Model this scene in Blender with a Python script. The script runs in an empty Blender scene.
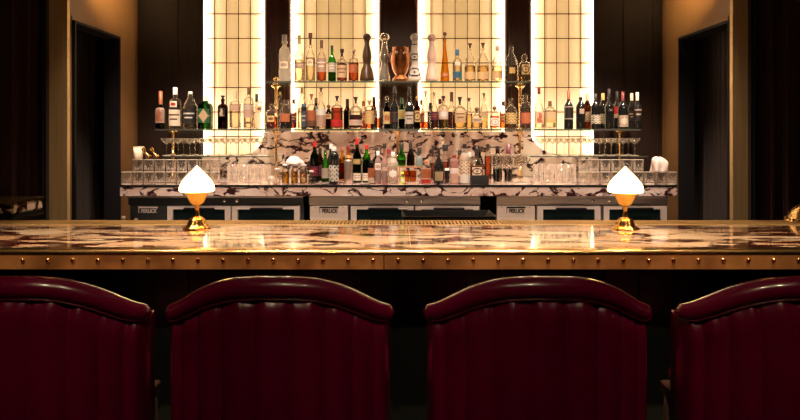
import bpy, math, random
from mathutils import Vector
random.seed(7)
C = bpy.context.scene
COL = C.collection
F, CX, YH, EYE = 600.0, 400.0, 140.0, 1.43
def wx(px, Y): return (px - CX) * Y / F
def wz(py, Y): return EYE - (py - YH) * Y / F

# ------------------------------------------------------------------ materials
MATS = {}
def newmat(name):
    m = bpy.data.materials.new(name); m.use_nodes = True
    m.node_tree.nodes.clear()
    return m, m.node_tree.nodes, m.node_tree.links
def out(nt, sh):
    o = nt.nodes.new('ShaderNodeOutputMaterial'); nt.links.new(sh, o.inputs['Surface'])
def pbr(name, col, rough=.5, metal=0, coat=0, noise=0, nscale=8, bump=0, bscale=40, stretch=(1,1,1), spec=.5, rvar=0):
    if name in MATS: return MATS[name]
    m, N, L = newmat(name)
    p = N.new('ShaderNodeBsdfPrincipled')
    p.inputs['Base Color'].default_value = (*col, 1); p.inputs['Roughness'].default_value = rough
    p.inputs['Metallic'].default_value = metal; p.inputs['Coat Weight'].default_value = coat
    p.inputs['Coat Roughness'].default_value = .08
    p.inputs['Specular IOR Level'].default_value = spec
    if noise or bump or rvar:
        tc = N.new('ShaderNodeTexCoord'); mp = N.new('ShaderNodeMapping'); mp.inputs['Scale'].default_value = stretch
        L.new(tc.outputs['Object'], mp.inputs['Vector'])
        n = N.new('ShaderNodeTexNoise'); n.inputs['Scale'].default_value = nscale; n.inputs['Detail'].default_value = 5
        L.new(mp.outputs[0], n.inputs['Vector'])
        if noise:
            r = N.new('ShaderNodeValToRGB'); r.color_ramp.elements[0].position = .3; r.color_ramp.elements[1].position = .7
            r.color_ramp.elements[0].color = (*[c * (1 - noise) for c in col], 1)
            r.color_ramp.elements[1].color = (*[min(1, c * (1 + noise)) for c in col], 1)
            L.new(n.outputs['Fac'], r.inputs[0]); L.new(r.outputs[0], p.inputs['Base Color'])
        if rvar:
            mr = N.new('ShaderNodeMapRange'); mr.inputs[3].default_value = max(.02, rough - rvar); mr.inputs[4].default_value = rough + rvar
            L.new(n.outputs['Fac'], mr.inputs[0]); L.new(mr.outputs[0], p.inputs['Roughness'])
        if bump:
            n2 = N.new('ShaderNodeTexNoise'); n2.inputs['Scale'].default_value = bscale; n2.inputs['Detail'].default_value = 3
            L.new(mp.outputs[0], n2.inputs['Vector'])
            b = N.new('ShaderNodeBump'); b.inputs['Strength'].default_value = bump; b.inputs['Distance'].default_value = .01
            L.new(n2.outputs['Fac'], b.inputs['Height']); L.new(b.outputs[0], p.inputs['Normal'])
    out(m.node_tree, p.outputs[0]); MATS[name] = m
    return m
def emis(name, col, s):
    m, N, L = newmat(name); e = N.new('ShaderNodeEmission'); e.inputs[0].default_value = (*col, 1); e.inputs[1].default_value = s
    out(m.node_tree, e.outputs[0]); return m
def thin_glass(name, tint, edge=None, haze=0, rough=.03, gloss=1.0, rim=.0):
    """thin walled glass: tinted transparency, fresnel reflection, deeper tint at grazing angles"""
    if name in MATS: return MATS[name]
    edge = edge or tuple(c * .55 for c in tint)
    m, N, L = newmat(name)
    lw = N.new('ShaderNodeLayerWeight'); lw.inputs[0].default_value = .25
    mx = N.new('ShaderNodeMix'); mx.data_type = 'RGBA'
    L.new(lw.outputs['Facing'], mx.inputs['Factor']); mx.inputs[6].default_value = (*tint, 1); mx.inputs[7].default_value = (*edge, 1)
    t = N.new('ShaderNodeBsdfTransparent'); L.new(mx.outputs[2], t.inputs[0])
    g = N.new('ShaderNodeBsdfGlossy'); g.inputs['Roughness'].default_value = rough
    g.inputs['Color'].default_value = (gloss, gloss, gloss, 1)
    fr = N.new('ShaderNodeFresnel'); fr.inputs[0].default_value = 1.5
    s = N.new('ShaderNodeMixShader'); fm = N.new('ShaderNodeMath'); fm.operation = 'MULTIPLY'; fm.inputs[1].default_value = .55
    L.new(fr.outputs[0], fm.inputs[0]); L.new(fm.outputs[0], s.inputs[0])
    if haze:  # pale diffuse: frosting, and painted bright outlines on clear glass
        d = N.new('ShaderNodeBsdfDiffuse'); d.inputs[0].default_value = (.95, .86, .74, 1)
        tr = N.new('ShaderNodeBsdfTranslucent'); tr.inputs[0].default_value = (.95, .86, .74, 1)
        a = N.new('ShaderNodeAddShader'); a2 = N.new('ShaderNodeMixShader'); a2.inputs[0].default_value = .5
        L.new(d.outputs[0], a2.inputs[1]); L.new(tr.outputs[0], a2.inputs[2])
        hz = N.new('ShaderNodeMixShader'); hm = N.new('ShaderNodeMapRange'); hm.inputs[1].default_value = .25; hm.inputs[2].default_value = 1; hm.inputs[3].default_value = haze; hm.inputs[4].default_value = min(1, haze + rim)
        L.new(lw.outputs['Facing'], hm.inputs[0]); L.new(hm.outputs[0], hz.inputs[0])
        L.new(t.outputs[0], hz.inputs[1]); L.new(a2.outputs[0], hz.inputs[2]); L.new(hz.outputs[0], s.inputs[1])
    else: L.new(t.outputs[0], s.inputs[1])
    L.new(g.outputs[0], s.inputs[2]); out(m.node_tree, s.outputs[0]); MATS[name] = m
    return m
def marble(name, base, vein, scale, stretch, rough, thick=.035, tintcol=None):
    m, N, L = newmat(name)
    tc = N.new('ShaderNodeTexCoord'); mp = N.new('ShaderNodeMapping'); mp.inputs['Scale'].default_value = stretch
    mp.inputs['Rotation'].default_value = (.3, .35, .25)
    L.new(tc.outputs['Object'], mp.inputs['Vector'])
    w = N.new('ShaderNodeTexNoise'); w.inputs['Scale'].default_value = scale * .8; w.inputs['Detail'].default_value = 4
    L.new(mp.outputs[0], w.inputs['Vector'])
    add = N.new('ShaderNodeVectorMath'); add.operation = 'MULTIPLY_ADD'
    L.new(w.outputs['Color'], add.inputs[0]); add.inputs[1].default_value = (.45, .45, .45); L.new(mp.outputs[0], add.inputs[2])
    v = N.new('ShaderNodeTexVoronoi'); v.feature = 'DISTANCE_TO_EDGE'; v.inputs['Scale'].default_value = scale
    L.new(add.outputs[0], v.inputs['Vector'])
    n = N.new('ShaderNodeTexNoise'); n.inputs['Scale'].default_value = scale * 2.2; n.inputs['Detail'].default_value = 6
    L.new(mp.outputs[0], n.inputs['Vector'])
    # vein width varies with the noise
    mr = N.new('ShaderNodeMapRange'); mr.inputs[1].default_value = .42; mr.inputs[2].default_value = .68
    mr.inputs[3].default_value = thick * .12; mr.inputs[4].default_value = thick * 2.6
    L.new(n.outputs['Fac'], mr.inputs[0])
    dv = N.new('ShaderNodeMath'); dv.operation = 'DIVIDE'; L.new(v.outputs['Distance'], dv.inputs[0]); L.new(mr.outputs[0], dv.inputs[1])
    r = N.new('ShaderNodeValToRGB'); e = r.color_ramp.elements
    e[0].position = .35; e[0].color = (*vein, 1); e[1].position = 1.0; e[1].color = (*base, 1)
    k = e.new(.7); k.color = (*[(a * .45 + b * .55) for a, b in zip(base, vein)], 1)
    L.new(dv.outputs[0], r.inputs[0])
    # broad clouding
    n3 = N.new('ShaderNodeTexNoise'); n3.inputs['Scale'].default_value = scale * .7; n3.inputs['Detail'].default_value = 6
    L.new(mp.outputs[0], n3.inputs['Vector'])
    r3 = N.new('ShaderNodeValToRGB'); r3.color_ramp.elements[0].position = .4; r3.color_ramp.elements[1].position = .65
    r3.color_ramp.elements[0].color = (1, 1, 1, 1); r3.color_ramp.elements[1].color = (*(tintcol or (.8, .68, .62)), 1)
    L.new(n3.outputs['Fac'], r3.inputs[0])
    mu = N.new('ShaderNodeMix'); mu.data_type = 'RGBA'; mu.blend_type = 'MULTIPLY'; mu.inputs[0].default_value = 1
    L.new(r.outputs[0], mu.inputs[6]); L.new(r3.outputs[0], mu.inputs[7])
    p = N.new('ShaderNodeBsdfPrincipled'); L.new(mu.outputs[2], p.inputs['Base Color']); p.inputs['Roughness'].default_value = rough
    p.inputs['Coat Weight'].default_value = .6; p.inputs['Coat Roughness'].default_value = .04
    out(m.node_tree, p.outputs[0]); return m

M_WALL = pbr('dark_lacquered_wood', (.015, .006, .0025), .5, noise=.5, nscale=5, stretch=(9, 9, .3), spec=.3)
M_PIL = pbr('pilaster_lacquer', (.060, .020, .008), .36, noise=.4, nscale=5, stretch=(9, 9, .3), spec=.35)
M_PORTAL = pbr('portal_brown_wood', (.045, .020, .015), .5, noise=.4, nscale=4, stretch=(10, 10, .3))
M_BLACK = pbr('black_trim', (.005, .004, .004), .6, spec=.2)
M_GLOSSBLACK = pbr('black_gloss_trim', (.012, .010, .012), .12, coat=.5)
M_GOLDWALL = pbr('golden_veneer', (.21, .105, .036), .42, noise=.14, nscale=6, stretch=(22, 22, .5), spec=.5)
M_CURT = pbr('charcoal_curtain', (.045, .030, .024), .8)
M_FLOOR = pbr('dark_floor_wood', (.03, .018, .012), .45, noise=.4, nscale=4, stretch=(1, 8, 1))
M_CEIL = pbr('ceiling_paint', (.06, .045, .035), .8)
M_GRATE = pbr('satin_brass_slat', (.86, .56, .24), .35, .45)
M_BRASS = pbr('polished_brass', (.86, .54, .23), .2, 1, noise=.15, nscale=12)
M_BRUSH = pbr('brushed_brass', (.70, .48, .22), .4, .35, noise=.12, nscale=6, stretch=(20, 20, .4))
M_COPPER = pbr('aged_copper_brass', (.80, .30, .10), .40, .72, noise=.6, nscale=5, rvar=.12)
M_STEELP = pbr('stainless_panel', (.60, .48, .40), .4, .35, noise=.1, nscale=3, stretch=(1, 6, 30))
M_STEEL = pbr('stainless_steel', (.62, .50, .42), .33, .9, noise=.12, nscale=3, stretch=(1, 6, 30))
M_STEELDK = pbr('dark_steel', (.05, .05, .05), .35, .8)
M_DOORFR = pbr('steel_door_frame', (.56, .46, .41), .42, .15)
M_DARKGLASS = pbr('dark_fridge_glass', (.006, .012, .012), .06, coat=.4)
M_LEATHER = pbr('oxblood_leather', (.14, .0012, .027), .25, coat=.8, bump=.04, bscale=22, noise=.2, nscale=4)
M_PIPING = pbr('oxblood_piping', (.12, .004, .014), .4)
M_WOODLEG = pbr('stool_dark_wood', (.03, .015, .01), .35)
M_MUNTIN = pbr('muntin_bronze', (.035, .018, .006), .6)
M_RUBBER = pbr('black_rubber', (.012, .012, .013), .55)
M_BARTOP = marble('bar_top_marble', (.80, .62, .45), (.05, .012, .008), 4.6, (.6, 2.0, 1), .09, .14, (.74, .52, .36))
M_MARB = marble('violet_vein_marble', (.80, .64, .57), (.04, .010, .014), 6.6, (1, 1, 1.6), .14, .095)
M_CLEAR = thin_glass('clear_glass', (.98, .97, .94), (.60, .50, .36), haze=.02, rim=.16)
M_FROST = thin_glass('frosted_glass', (.95, .92, .87), (.75, .66, .52), haze=.32, rough=.15)
M_TUMB = thin_glass('tumbler_glass', (.985, .975, .96), (.86, .82, .76), haze=.03, rough=.03, rim=.42)
M_RIM = thin_glass('rim_glint_glass', (.95, .92, .88), haze=.6)  # pale haze paints the light caught on rims and bases
M_GREENG = thin_glass('green_glass', (.20, .62, .16), (.05, .22, .05))
M_DKGREEN = thin_glass('dark_green_glass', (.035, .10, .03), (.01, .03, .01))
M_BROWNG = thin_glass('brown_glass', (.16, .06, .018), (.04, .015, .005))
M_AMBERG = thin_glass('amber_glass', (.86, .54, .14), (.60, .28, .04))
M_BLACKG = pbr('black_bottle_glass', (.009, .009, .008), .07, coat=.4)
M_BLUEG = thin_glass('cyan_glass', (.10, .60, .75), (.03, .3, .4), haze=.3)
M_REDG = thin_glass('red_glass', (.85, .05, .04), (.5, .02, .02), haze=.3)
M_SHELF = thin_glass('shelf_glass', (.93, .96, .92), (.80, .88, .80), haze=.03)
M_SHELFEDGE = thin_glass('shelf_glass_edge', (.14, .28, .18), (.1, .2, .13), haze=.10)
M_CHROMEG = pbr('mirrored_glass', (.86, .76, .6), .14, .85)
LIQ = {'amber': thin_glass('amber_spirit', (.80, .34, .06), (.5, .15, .02), gloss=.3), 'whisky': thin_glass('whisky', (.62, .19, .03), (.42, .10, .015), gloss=.3),
       'dark': thin_glass('dark_spirit', (.22, .05, .014), (.09, .015, .004), gloss=.3), 'red': thin_glass('red_spirit', (.72, .03, .02), (.4, .01, .01), gloss=.3),
       'clear': thin_glass('clear_spirit', (.93, .87, .74), (.72, .60, .42), gloss=.3), 'yellow': thin_glass('yellow_cordial', (.85, .62, .12), (.6, .38, .05), gloss=.3),
       'pale': thin_glass('pale_gold_spirit', (.92, .78, .5), (.7, .5, .25), gloss=.3), 'olive': thin_glass('olive_spirit', (.45, .38, .10), (.2, .16, .04), gloss=.3)}
GL = dict(clear=M_CLEAR, frost=M_FROST, green=M_GREENG, dkgreen=M_DKGREEN, brown=M_BROWNG, amber=M_AMBERG, black=M_BLACKG, blue=M_BLUEG, red=M_REDG, mirror=M_CHROMEG)
PAL = dict(tan=(.52, .36, .20), brown=(.13, .06, .03), dark=(.02, .016, .014), cream=(.78, .68, .52), white=(.85, .82, .76), grey=(.42, .34, .28), mauve=(.38, .25, .19),
           pink=(.58, .42, .31), red=(.45, .02, .02), dkred=(.16, .015, .015), gold=(.62, .40, .12), blue=(.03, .12, .19), slate=(.045, .06, .09), silver=(.6, .58, .55),
           green=(.02, .09, .03), rust=(.34, .10, .04), cyan=(.05, .5, .6), neon=(.55, .75, .05), wine=(.10, .015, .03), copper=(.36, .11, .04), mustard=(.5, .36, .14))
def cm(c, kind='label'):
    if kind == 'label':
        k = 'label_' + c
        if k in MATS: return MATS[k]
        m, N, L_ = newmat(k); col = PAL[c]
        p = N.new('ShaderNodeBsdfPrincipled'); p.inputs['Base Color'].default_value = (*col, 1); p.inputs['Roughness'].default_value = .5
        tr = N.new('ShaderNodeBsdfTranslucent'); tr.inputs[0].default_value = (*[min(1, x * 1.25) for x in col], 1)
        s = N.new('ShaderNodeMixShader'); s.inputs[0].default_value = .38; L_.new(p.outputs[0], s.inputs[1]); L_.new(tr.outputs[0], s.inputs[2])
        out(m.node_tree, s.outputs[0]); MATS[k] = m; return m
    return pbr('cap_' + c, PAL[c], .35, coat=.2)

# ------------------------------------------------------------------ geometry helpers
def link(name, me, mat, parent=None, loc=(0, 0, 0)):
    o = bpy.data.objects.new(name, me); COL.objects.link(o)
    if mat is not None:
        for m in (mat if isinstance(mat, (list, tuple)) else [mat]): me.materials.append(m)
    if parent: o.parent = parent
    o.location = loc
    return o
def mesh(name, V, Fc, smooth=False, mi=None):
    me = bpy.data.meshes.new(name); me.from_pydata([tuple(v) for v in V], [], Fc)
    if smooth: me.polygons.foreach_set('use_smooth', [True] * len(me.polygons))
    if mi: me.polygons.foreach_set('material_index', mi)
    me.update(); return me
class MB:
    def __init__(s): s.V = []; s.F = []; s.mi = []
    def add(s, V, Fc, mi=0):
        b = len(s.V); s.V += [tuple(v) for v in V]; s.F += [tuple(i + b for i in f) for f in Fc]; s.mi += [mi] * len(Fc); return s
    def box(s, x0, x1, y0, y1, z0, z1, mi=0, bev=0):
        if bev > 0 and min(x1 - x0, y1 - y0, z1 - z0) > 2.2 * bev:
            V = []; import itertools
            # chamfered box: three rings
            b = bev
            def ring(z, i): return [(x0 + i, y0 + b + 0 * i, z), (x0 + b, y0 + i, z), (x1 - b, y0 + i, z), (x1 - i, y0 + b, z), (x1 - i, y1 - b, z), (x1 - b, y1 - i, z), (x0 + b, y1 - i, z), (x0 + i, y1 - b, z)]
            R = [ring(z0, b * .999), ring(z0 + b, 0), ring(z1 - b, 0), ring(z1, b * .999)]
            for r in R: V += r
            Fc = [tuple(range(7, -1, -1)), tuple(range(24, 32))]
            for k in range(3):
                for i in range(8): Fc.append((k * 8 + i, k * 8 + (i + 1) % 8, k * 8 + 8 + (i + 1) % 8, k * 8 + 8 + i))
            return s.add(V, Fc, mi)
        V = [(x0, y0, z0), (x1, y0, z0), (x1, y1, z0), (x0, y1, z0), (x0, y0, z1), (x1, y0, z1), (x1, y1, z1), (x0, y1, z1)]
        return s.add(V, [(3, 2, 1, 0), (4, 5, 6, 7), (0, 1, 5, 4), (1, 2, 6, 5), (2, 3, 7, 6), (3, 0, 4, 7)], mi)
    def lathe(s, P, seg=20, cx=0, cy=0, n=2, mi=0, flute=None):
        V, Fc = lathe_vf(P, seg, n, flute); return s.add([(x + cx, y + cy, z) for x, y, z in V], Fc, mi)
    def tube(s, pts, r, seg=8, mi=0, cap=True):
        pts = [Vector(p) for p in pts]; rs = r if isinstance(r, (list, tuple)) else [r] * len(pts)
        V = []; Fc = []
        up = Vector((0, 0, 1))
        for i, p in enumerate(pts):
            t = (pts[min(i + 1, len(pts) - 1)] - pts[max(i - 1, 0)]).normalized()
            a = t.cross(up)
            if a.length < .05: a = t.cross(Vector((0, 1, 0)))
            a.normalize(); b = a.cross(t).normalized()
            for k in range(seg):
                q = 2 * math.pi * k / seg; V.append(p + (a * math.cos(q) + b * math.sin(q)) * rs[i])
        for i in range(len(pts) - 1):
            for k in range(seg): Fc.append((i * seg + k, i * seg + (k + 1) % seg, (i + 1) * seg + (k + 1) % seg, (i + 1) * seg + k))
        if cap: Fc.append(tuple(range(seg))[::-1]); Fc.append(tuple(range((len(pts) - 1) * seg, len(pts) * seg)))
        return s.add(V, Fc, mi)
    def build(s, name, mat, parent=None, loc=(0, 0, 0), smooth=False):
        return link(name, mesh(name, s.V, s.F, smooth, s.mi if any(s.mi) else None), mat, parent, loc)
def srad(a, n):
    if n == 2: return 1.0
    return 1.0 / (abs(math.cos(a)) ** n + abs(math.sin(a)) ** n) ** (1.0 / n)
def lathe_vf(P, seg=20, n=2, flute=None):
    V = []; Fc = []; rings = []
    for r, z in P:
        if r < 1e-6: rings.append([len(V)]); V.append((0, 0, z))
        else:
            b = len(V)
            for k in range(seg):
                a = 2 * math.pi * k / seg; q = r * srad(a, n)
                if flute: q *= flute(a, z)
                V.append((q * math.cos(a), q * math.sin(a), z))
            rings.append(list(range(b, b + seg)))
    for A, B in zip(rings, rings[1:]):
        for k in range(seg):
            k2 = (k + 1) % seg
            if len(A) == 1 and len(B) == 1: continue
            if len(A) == 1: Fc.append((A[0], B[k2], B[k]))
            elif len(B) == 1: Fc.append((A[k], A[k2], B[0]))
            else: Fc.append((A[k], A[k2], B[k2], B[k]))
    return V, Fc
def lathe_obj(name, P, mat, parent=None, loc=(0, 0, 0), seg=20, n=2, flute=None, smooth=True):
    V, Fc = lathe_vf(P, seg, n, flute); return link(name, mesh(name, V, Fc, smooth), mat, parent, loc)
def tag(o, label=None, cat=None, group=None, kind=None):
    if label: o['label'] = label
    if cat: o['category'] = cat
    if group: o['group'] = group
    if kind: o['kind'] = kind
    return o
def thing(name, label, cat, loc=(0, 0, 0), rz=0, group=None):
    o = bpy.data.objects.new(name, None); COL.objects.link(o); o.location = loc; o.rotation_euler = (0, 0, rz); o.empty_display_size = .05
    return tag(o, label, cat, group)
KIDS = {}
def copy_tree(o, parent=None):
    c = o.copy(); COL.objects.link(c)
    if parent: c.parent = parent
    for ch in [x for x in bpy.data.objects if x.parent == o]: copy_tree(ch, c)
    return c
def box(name, x0, x1, y0, y1, z0, z1, mat, parent=None, bev=0, kind=None):
    o = MB().box(x0, x1, y0, y1, z0, z1, 0, bev).build(name, mat, parent)
    if kind: o['kind'] = kind
    return o

# ------------------------------------------------------------------ key levels
ZBAR = 1.0817
YS, YSB = 3.90, 4.22            # glass shelf front and back edge
ZU, ZL, ZC = 1.813, 1.5015, 1.175
ZCOUPE = 1.327
XW = 1.863

# ------------------------------------------------------------------ room
box('floor', -3.2, 3.2, -3.2, 4.5, -.05, 0, M_FLOOR, kind='structure')
box('ceiling', -3.2, 3.2, -3.2, 4.5, 3.0, 3.08, M_CEIL, kind='structure')
box('wall_back', -2.4, 2.4, 4.36, 4.46, 0, 3.0, M_WALL, kind='structure')
box('wall_rear', -3.2, 3.2, -3.2, -3.1, 0, 3.0, M_PORTAL, kind='structure')
box('wall_left', -3.2, -3.1, -3.1, 3.4, 0, 3.0, M_PORTAL, kind='structure')
box('wall_right', 3.1, 3.2, -3.1, 3.4, 0, 3.0, M_PORTAL, kind='structure')
def side_wall(sgn, y0, y1, nm):
    a, b = sorted((sgn * XW, sgn * (XW + .08)))
    m = MB()
    m.box(a, b, y1, 4.36, 0, 3.0); m.box(a, b, y0, y1, 2.11, 3.0)
    m.box(a, b, 3.387, y0, 0, 3.0)
    m.build(nm, M_GOLDWALL)['kind'] = 'structure'
    # door casing, set in the opening
    t = MB(); o = .012
    t.box(a - .004, b + .02, y1 - o, y1, 0, 2.11); t.box(a - .004, b + .02, y0, y0 + o, 0, 2.11); t.box(a - .004, b + .02, y0 + o, y1 - o, 2.095, 2.11)
    return t
side_wall(-1, 3.405, 3.96, 'wall_side_left').build('trim_1', M_BLACK)['kind'] = 'structure'
side_wall(1, 3.395, 4.01, 'wall_side_right').build('trim_2', M_BLACK)['kind'] = 'structure'
for s, k in ((-1, 3), (1, 4)):
    # slim lighter lintel moulding above each opening
    a, b = sorted((s * XW, s * (XW - .006)))
    box('trim_%d' % k, a, b, 3.40, 3.97 if s < 0 else 4.02, 2.112, 2.135, M_GOLDWALL, kind='structure')
# rooms behind the openings
for s, nm in ((-1, 'wall_passage_left'), (1, 'wall_passage_right')):
    a, b = sorted((s * 2.55, s * 2.62)); m = MB()
    m.box(a, b, 3.40, 4.46, 0, 3.0)
    m.build(nm, M_BLACK)['kind'] = 'structure'
def curtain(s, y0, y1, x, label):
    t = thing('hanging_curtain', label, 'curtain', (s * x, (y0 + y1) / 2, 0))
    V = []; Fc = []; n = 90; zs = [.02, .7, 1.4, 2.0, 2.32]
    for z in zs:
        for i in range(n + 1):
            u = i / n; y = y0 + (y1 - y0) * u - (y0 + y1) / 2
            w = .028 * math.sin(u * 2 * math.pi * 9 + .6 * math.sin(z * 2)) * (1 - .2 * z / 2.3) + .008 * math.sin(u * 60)
            V.append((w, y, z))
    for j in range(len(zs) - 1):
        for i in range(n): Fc.append((j * (n + 1) + i, j * (n + 1) + i + 1, (j + 1) * (n + 1) + i + 1, (j + 1) * (n + 1) + i))
    o = link('fabric', mesh('fabric', V, Fc, True), M_CURT, t); sm = o.modifiers.new('s', 'SOLIDIFY'); sm.thickness = .003
    MB().tube([(0, y0 - (y0 + y1) / 2 - .03, 2.335), (0, y1 - (y0 + y1) / 2 + .03, 2.335)], .012).build('curtain_rod', M_BRUSH, t)
curtain(1, 3.72, 4.3, 2.12, 'charcoal pleated curtain hanging inside the right doorway')
curtain(-1, 3.5, 4.3, 2.16, 'dark pleated curtain hanging inside the left doorway')
# portal: brass pilaster strip, gloss trims, fluted brown panels
for s, side in ((-1, 'left'), (1, 'right')):
    def bx(m, x0, x1, y0, y1, z0, z1, mi=0):
        a, b = sorted((s * x0, s * x1)); m.box(a, b, y0, y1, z0, z1, mi)
    e = 1.965 if s < 0 else 1.948
    m = MB(); bx(m, XW, e, 3.36, 3.387, 0, 3.0); tag(m.build('brass_pilaster', M_BRUSH), 'tall brushed brass strip framing the %s side of the bar alcove' % side, 'trim')['kind'] = 'structure'
    m = MB(); bx(m, e, e + .038, 3.33, 3.40, 0, 3.0); bx(m, e + .012, e + .026, 3.318, 3.33, 0, 3.0)
    m.build('trim_%d' % (5 if s < 0 else 6), M_GLOSSBLACK)['kind'] = 'structure'
    m = MB(); bx(m, e + .038, 3.2, 3.34, 3.40, 0, 3.0)
    for x0 in (2.06, 2.13, 2.24, 2.32, 2.46, 2.56): bx(m, x0, x0 + .018, 3.325, 3.34, 0, 3.0)
    bx(m, 2.135, 2.235, 3.30, 3.34, 0, 3.0)
    m.build('wall_portal_%s' % side, M_PORTAL)['kind'] = 'structure'

# ------------------------------------------------------------------ lit lattice panels and pilasters
YP = 4.26
def px(p): return wx(p, YP)
M_PANEL = None
def panel_mat():
    m, N, L = newmat('opal_glass_lit')
    d = N.new('ShaderNodeBsdfPrincipled'); d.inputs['Base Color'].default_value = (.90, .74, .60, 1); d.inputs['Roughness'].default_value = .45
    d.inputs['Emission Color'].default_value = (1, .58, .20, 1); d.inputs['Emission Strength'].default_value = .60
    out(m.node_tree, d.outputs[0]); return m
M_PANEL = panel_mat()
M_LED = emis('led_strip', (1, .75, .48), 17.0)
panels = [(203, 263, 5), (291, 378, 7), (419, 504.5, 7), (533, 594, 5)]
names = ['leftmost', 'second from left', 'third from left', 'rightmost']
YG = 4.325
for i, (a, b, n) in enumerate(panels):
    x0, x1 = px(a), px(b)
    t = thing('window_%d' % (i + 1), None, None, ((x0 + x1) / 2, YG, 1.25)); t['kind'] = 'structure'
    xc = (x0 + x1) / 2; hw = (x1 - x0) / 2
    zb, zt = 1.25, 2.98
    MB().box(-hw, hw, 0, .03, 0, zt - zb).build('opal_glass', M_PANEL, t)
    m = MB()
    first = {0: 214.3, 1: 304.5, 2: 430.8, 3: 544.4}[i]
    p = first
    while p < b - 4:
        x = px(p) * YG / YP - xc
        m.box(x - .0023, x + .0023, -.006, 0, 0, zt - zb); p += 12.15
    y = 14.0 - 24.5 * 5
    while y < 160:
        z = wz(y, YG) - zb
        if 0.02 < z < zt - zb - .02: m.box(-hw, hw, -.005, 0, z - .003, z + .003)
        y += 24.5
    m.build('lattice', M_MUNTIN, t)
    for sx in (-1, 1):
        xe = sx * hw; w = .010 if i in (0, 3) else .013
        a2, b2 = sorted((xe, xe - sx * w))
        MB().box(a2, b2, -.045, -.022, 0, zt - zb).build('light_strip', M_LED, t)
def pilaster(a, b, nm, grooves):
    m = MB(); x0, x1 = a, b
    rr_ = .030; pr = [(x0, 4.36), (x0, YP + .045)]
    for k in range(1, 9):
        q = math.pi / 2 * k / 8; pr.append((x0 + rr_ * (1 - math.cos(q)), YP + .045 - .041 * math.sin(q)))
    pr += [(x0 + x1 - x, y) for x, y in pr[::-1]]; k = len(pr)
    m.add([(x, y, 0) for x, y in pr] + [(x, y, 3.0) for x, y in pr], [tuple(range(k)), tuple(range(2 * k - 1, k - 1, -1))] + [(i, k + i, k + (i + 1) % k, (i + 1) % k) for i in range(k)])
    for g in grooves: m.box(g - .004, g + .004, YP - .004, YP + .006, ZC + .33, 3.0)
    m.build(nm, M_PIL)['kind'] = 'structure'
pilaster(px(263), px(291), 'pillar_1', [px(270), px(284)])
pilaster(px(378), px(419), 'pillar_2', [px(395), px(401.5), px(385), px(412)])
pilaster(px(504.5), px(533), 'pillar_3', [px(512), px(526)])
def side_panel(a, b, nm):
    m = MB(); m.box(a, b, YP + .004, 4.36, 0, 3.0); 
    for x, w in ((a + (b - a) * .52, .045), (a + (b - a) * .9, .02)): m.box(x - w, x + w, YP - .002, YP + .004, 0, 3.0)
    m.build(nm, M_WALL)['kind'] = 'structure'
side_panel(-XW, px(203), 'wall_panel_left'); side_panel(px(594), XW, 'wall_panel_right')

# ------------------------------------------------------------------ marble splashback with scooped shoulders
YB = 4.235
def splash():
    X = lambda p: wx(p, YB); Z = lambda p: wz(p, YB)
    zl, zh = Z(154.5), Z(131.5); pts = [(X(201.5), ZC), (X(201.5), zl), (X(243), zl)]
    for k in range(1, 9):
        q = k / 8 * math.pi / 2; pts.append((X(243) + (X(264) - X(243)) * math.sin(q), zl + (zh - zl) * (1 - math.cos(q))))
    for k in range(0, 9):
        q = (1 - k / 8) * math.pi / 2; pts.append((X(562) + (X(531) - X(562)) * math.sin(q), zl + (zh - zl) * (1 - math.cos(q))))
    pts += [(X(598), zl), (X(598), ZC)]
    n = len(pts); V = [(x, YB, z) for x, z in pts] + [(x, YB + .02, z) for x, z in pts]
    Fc = [tuple(range(n))[::-1], tuple(range(n, 2 * n))] + [(i, (i + 1) % n, n + (i + 1) % n, n + i) for i in range(n)]
    o = link('marble_splashback', mesh('splash', V, Fc), M_MARB)
    tag(o, 'violet veined marble splashback with scooped shoulders behind the lower bottles', 'backsplash')
splash()

# ------------------------------------------------------------------ back counter
XCL, XCR = wx(120, 3.4), wx(677, 3.4)
t = thing('back_counter', 'long white marble back counter with purple veins under the bottles', 'counter', (0, 3.4, 1.113))
box('marble_slab', XCL, XCR, 0, .862, 0, ZC - 1.113 - .001, M_MARB, t)
box('edge_strip', XCL, XCR, -.004, .012, ZC - 1.113 - .012, ZC - 1.113, M_BLACK, t)
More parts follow.
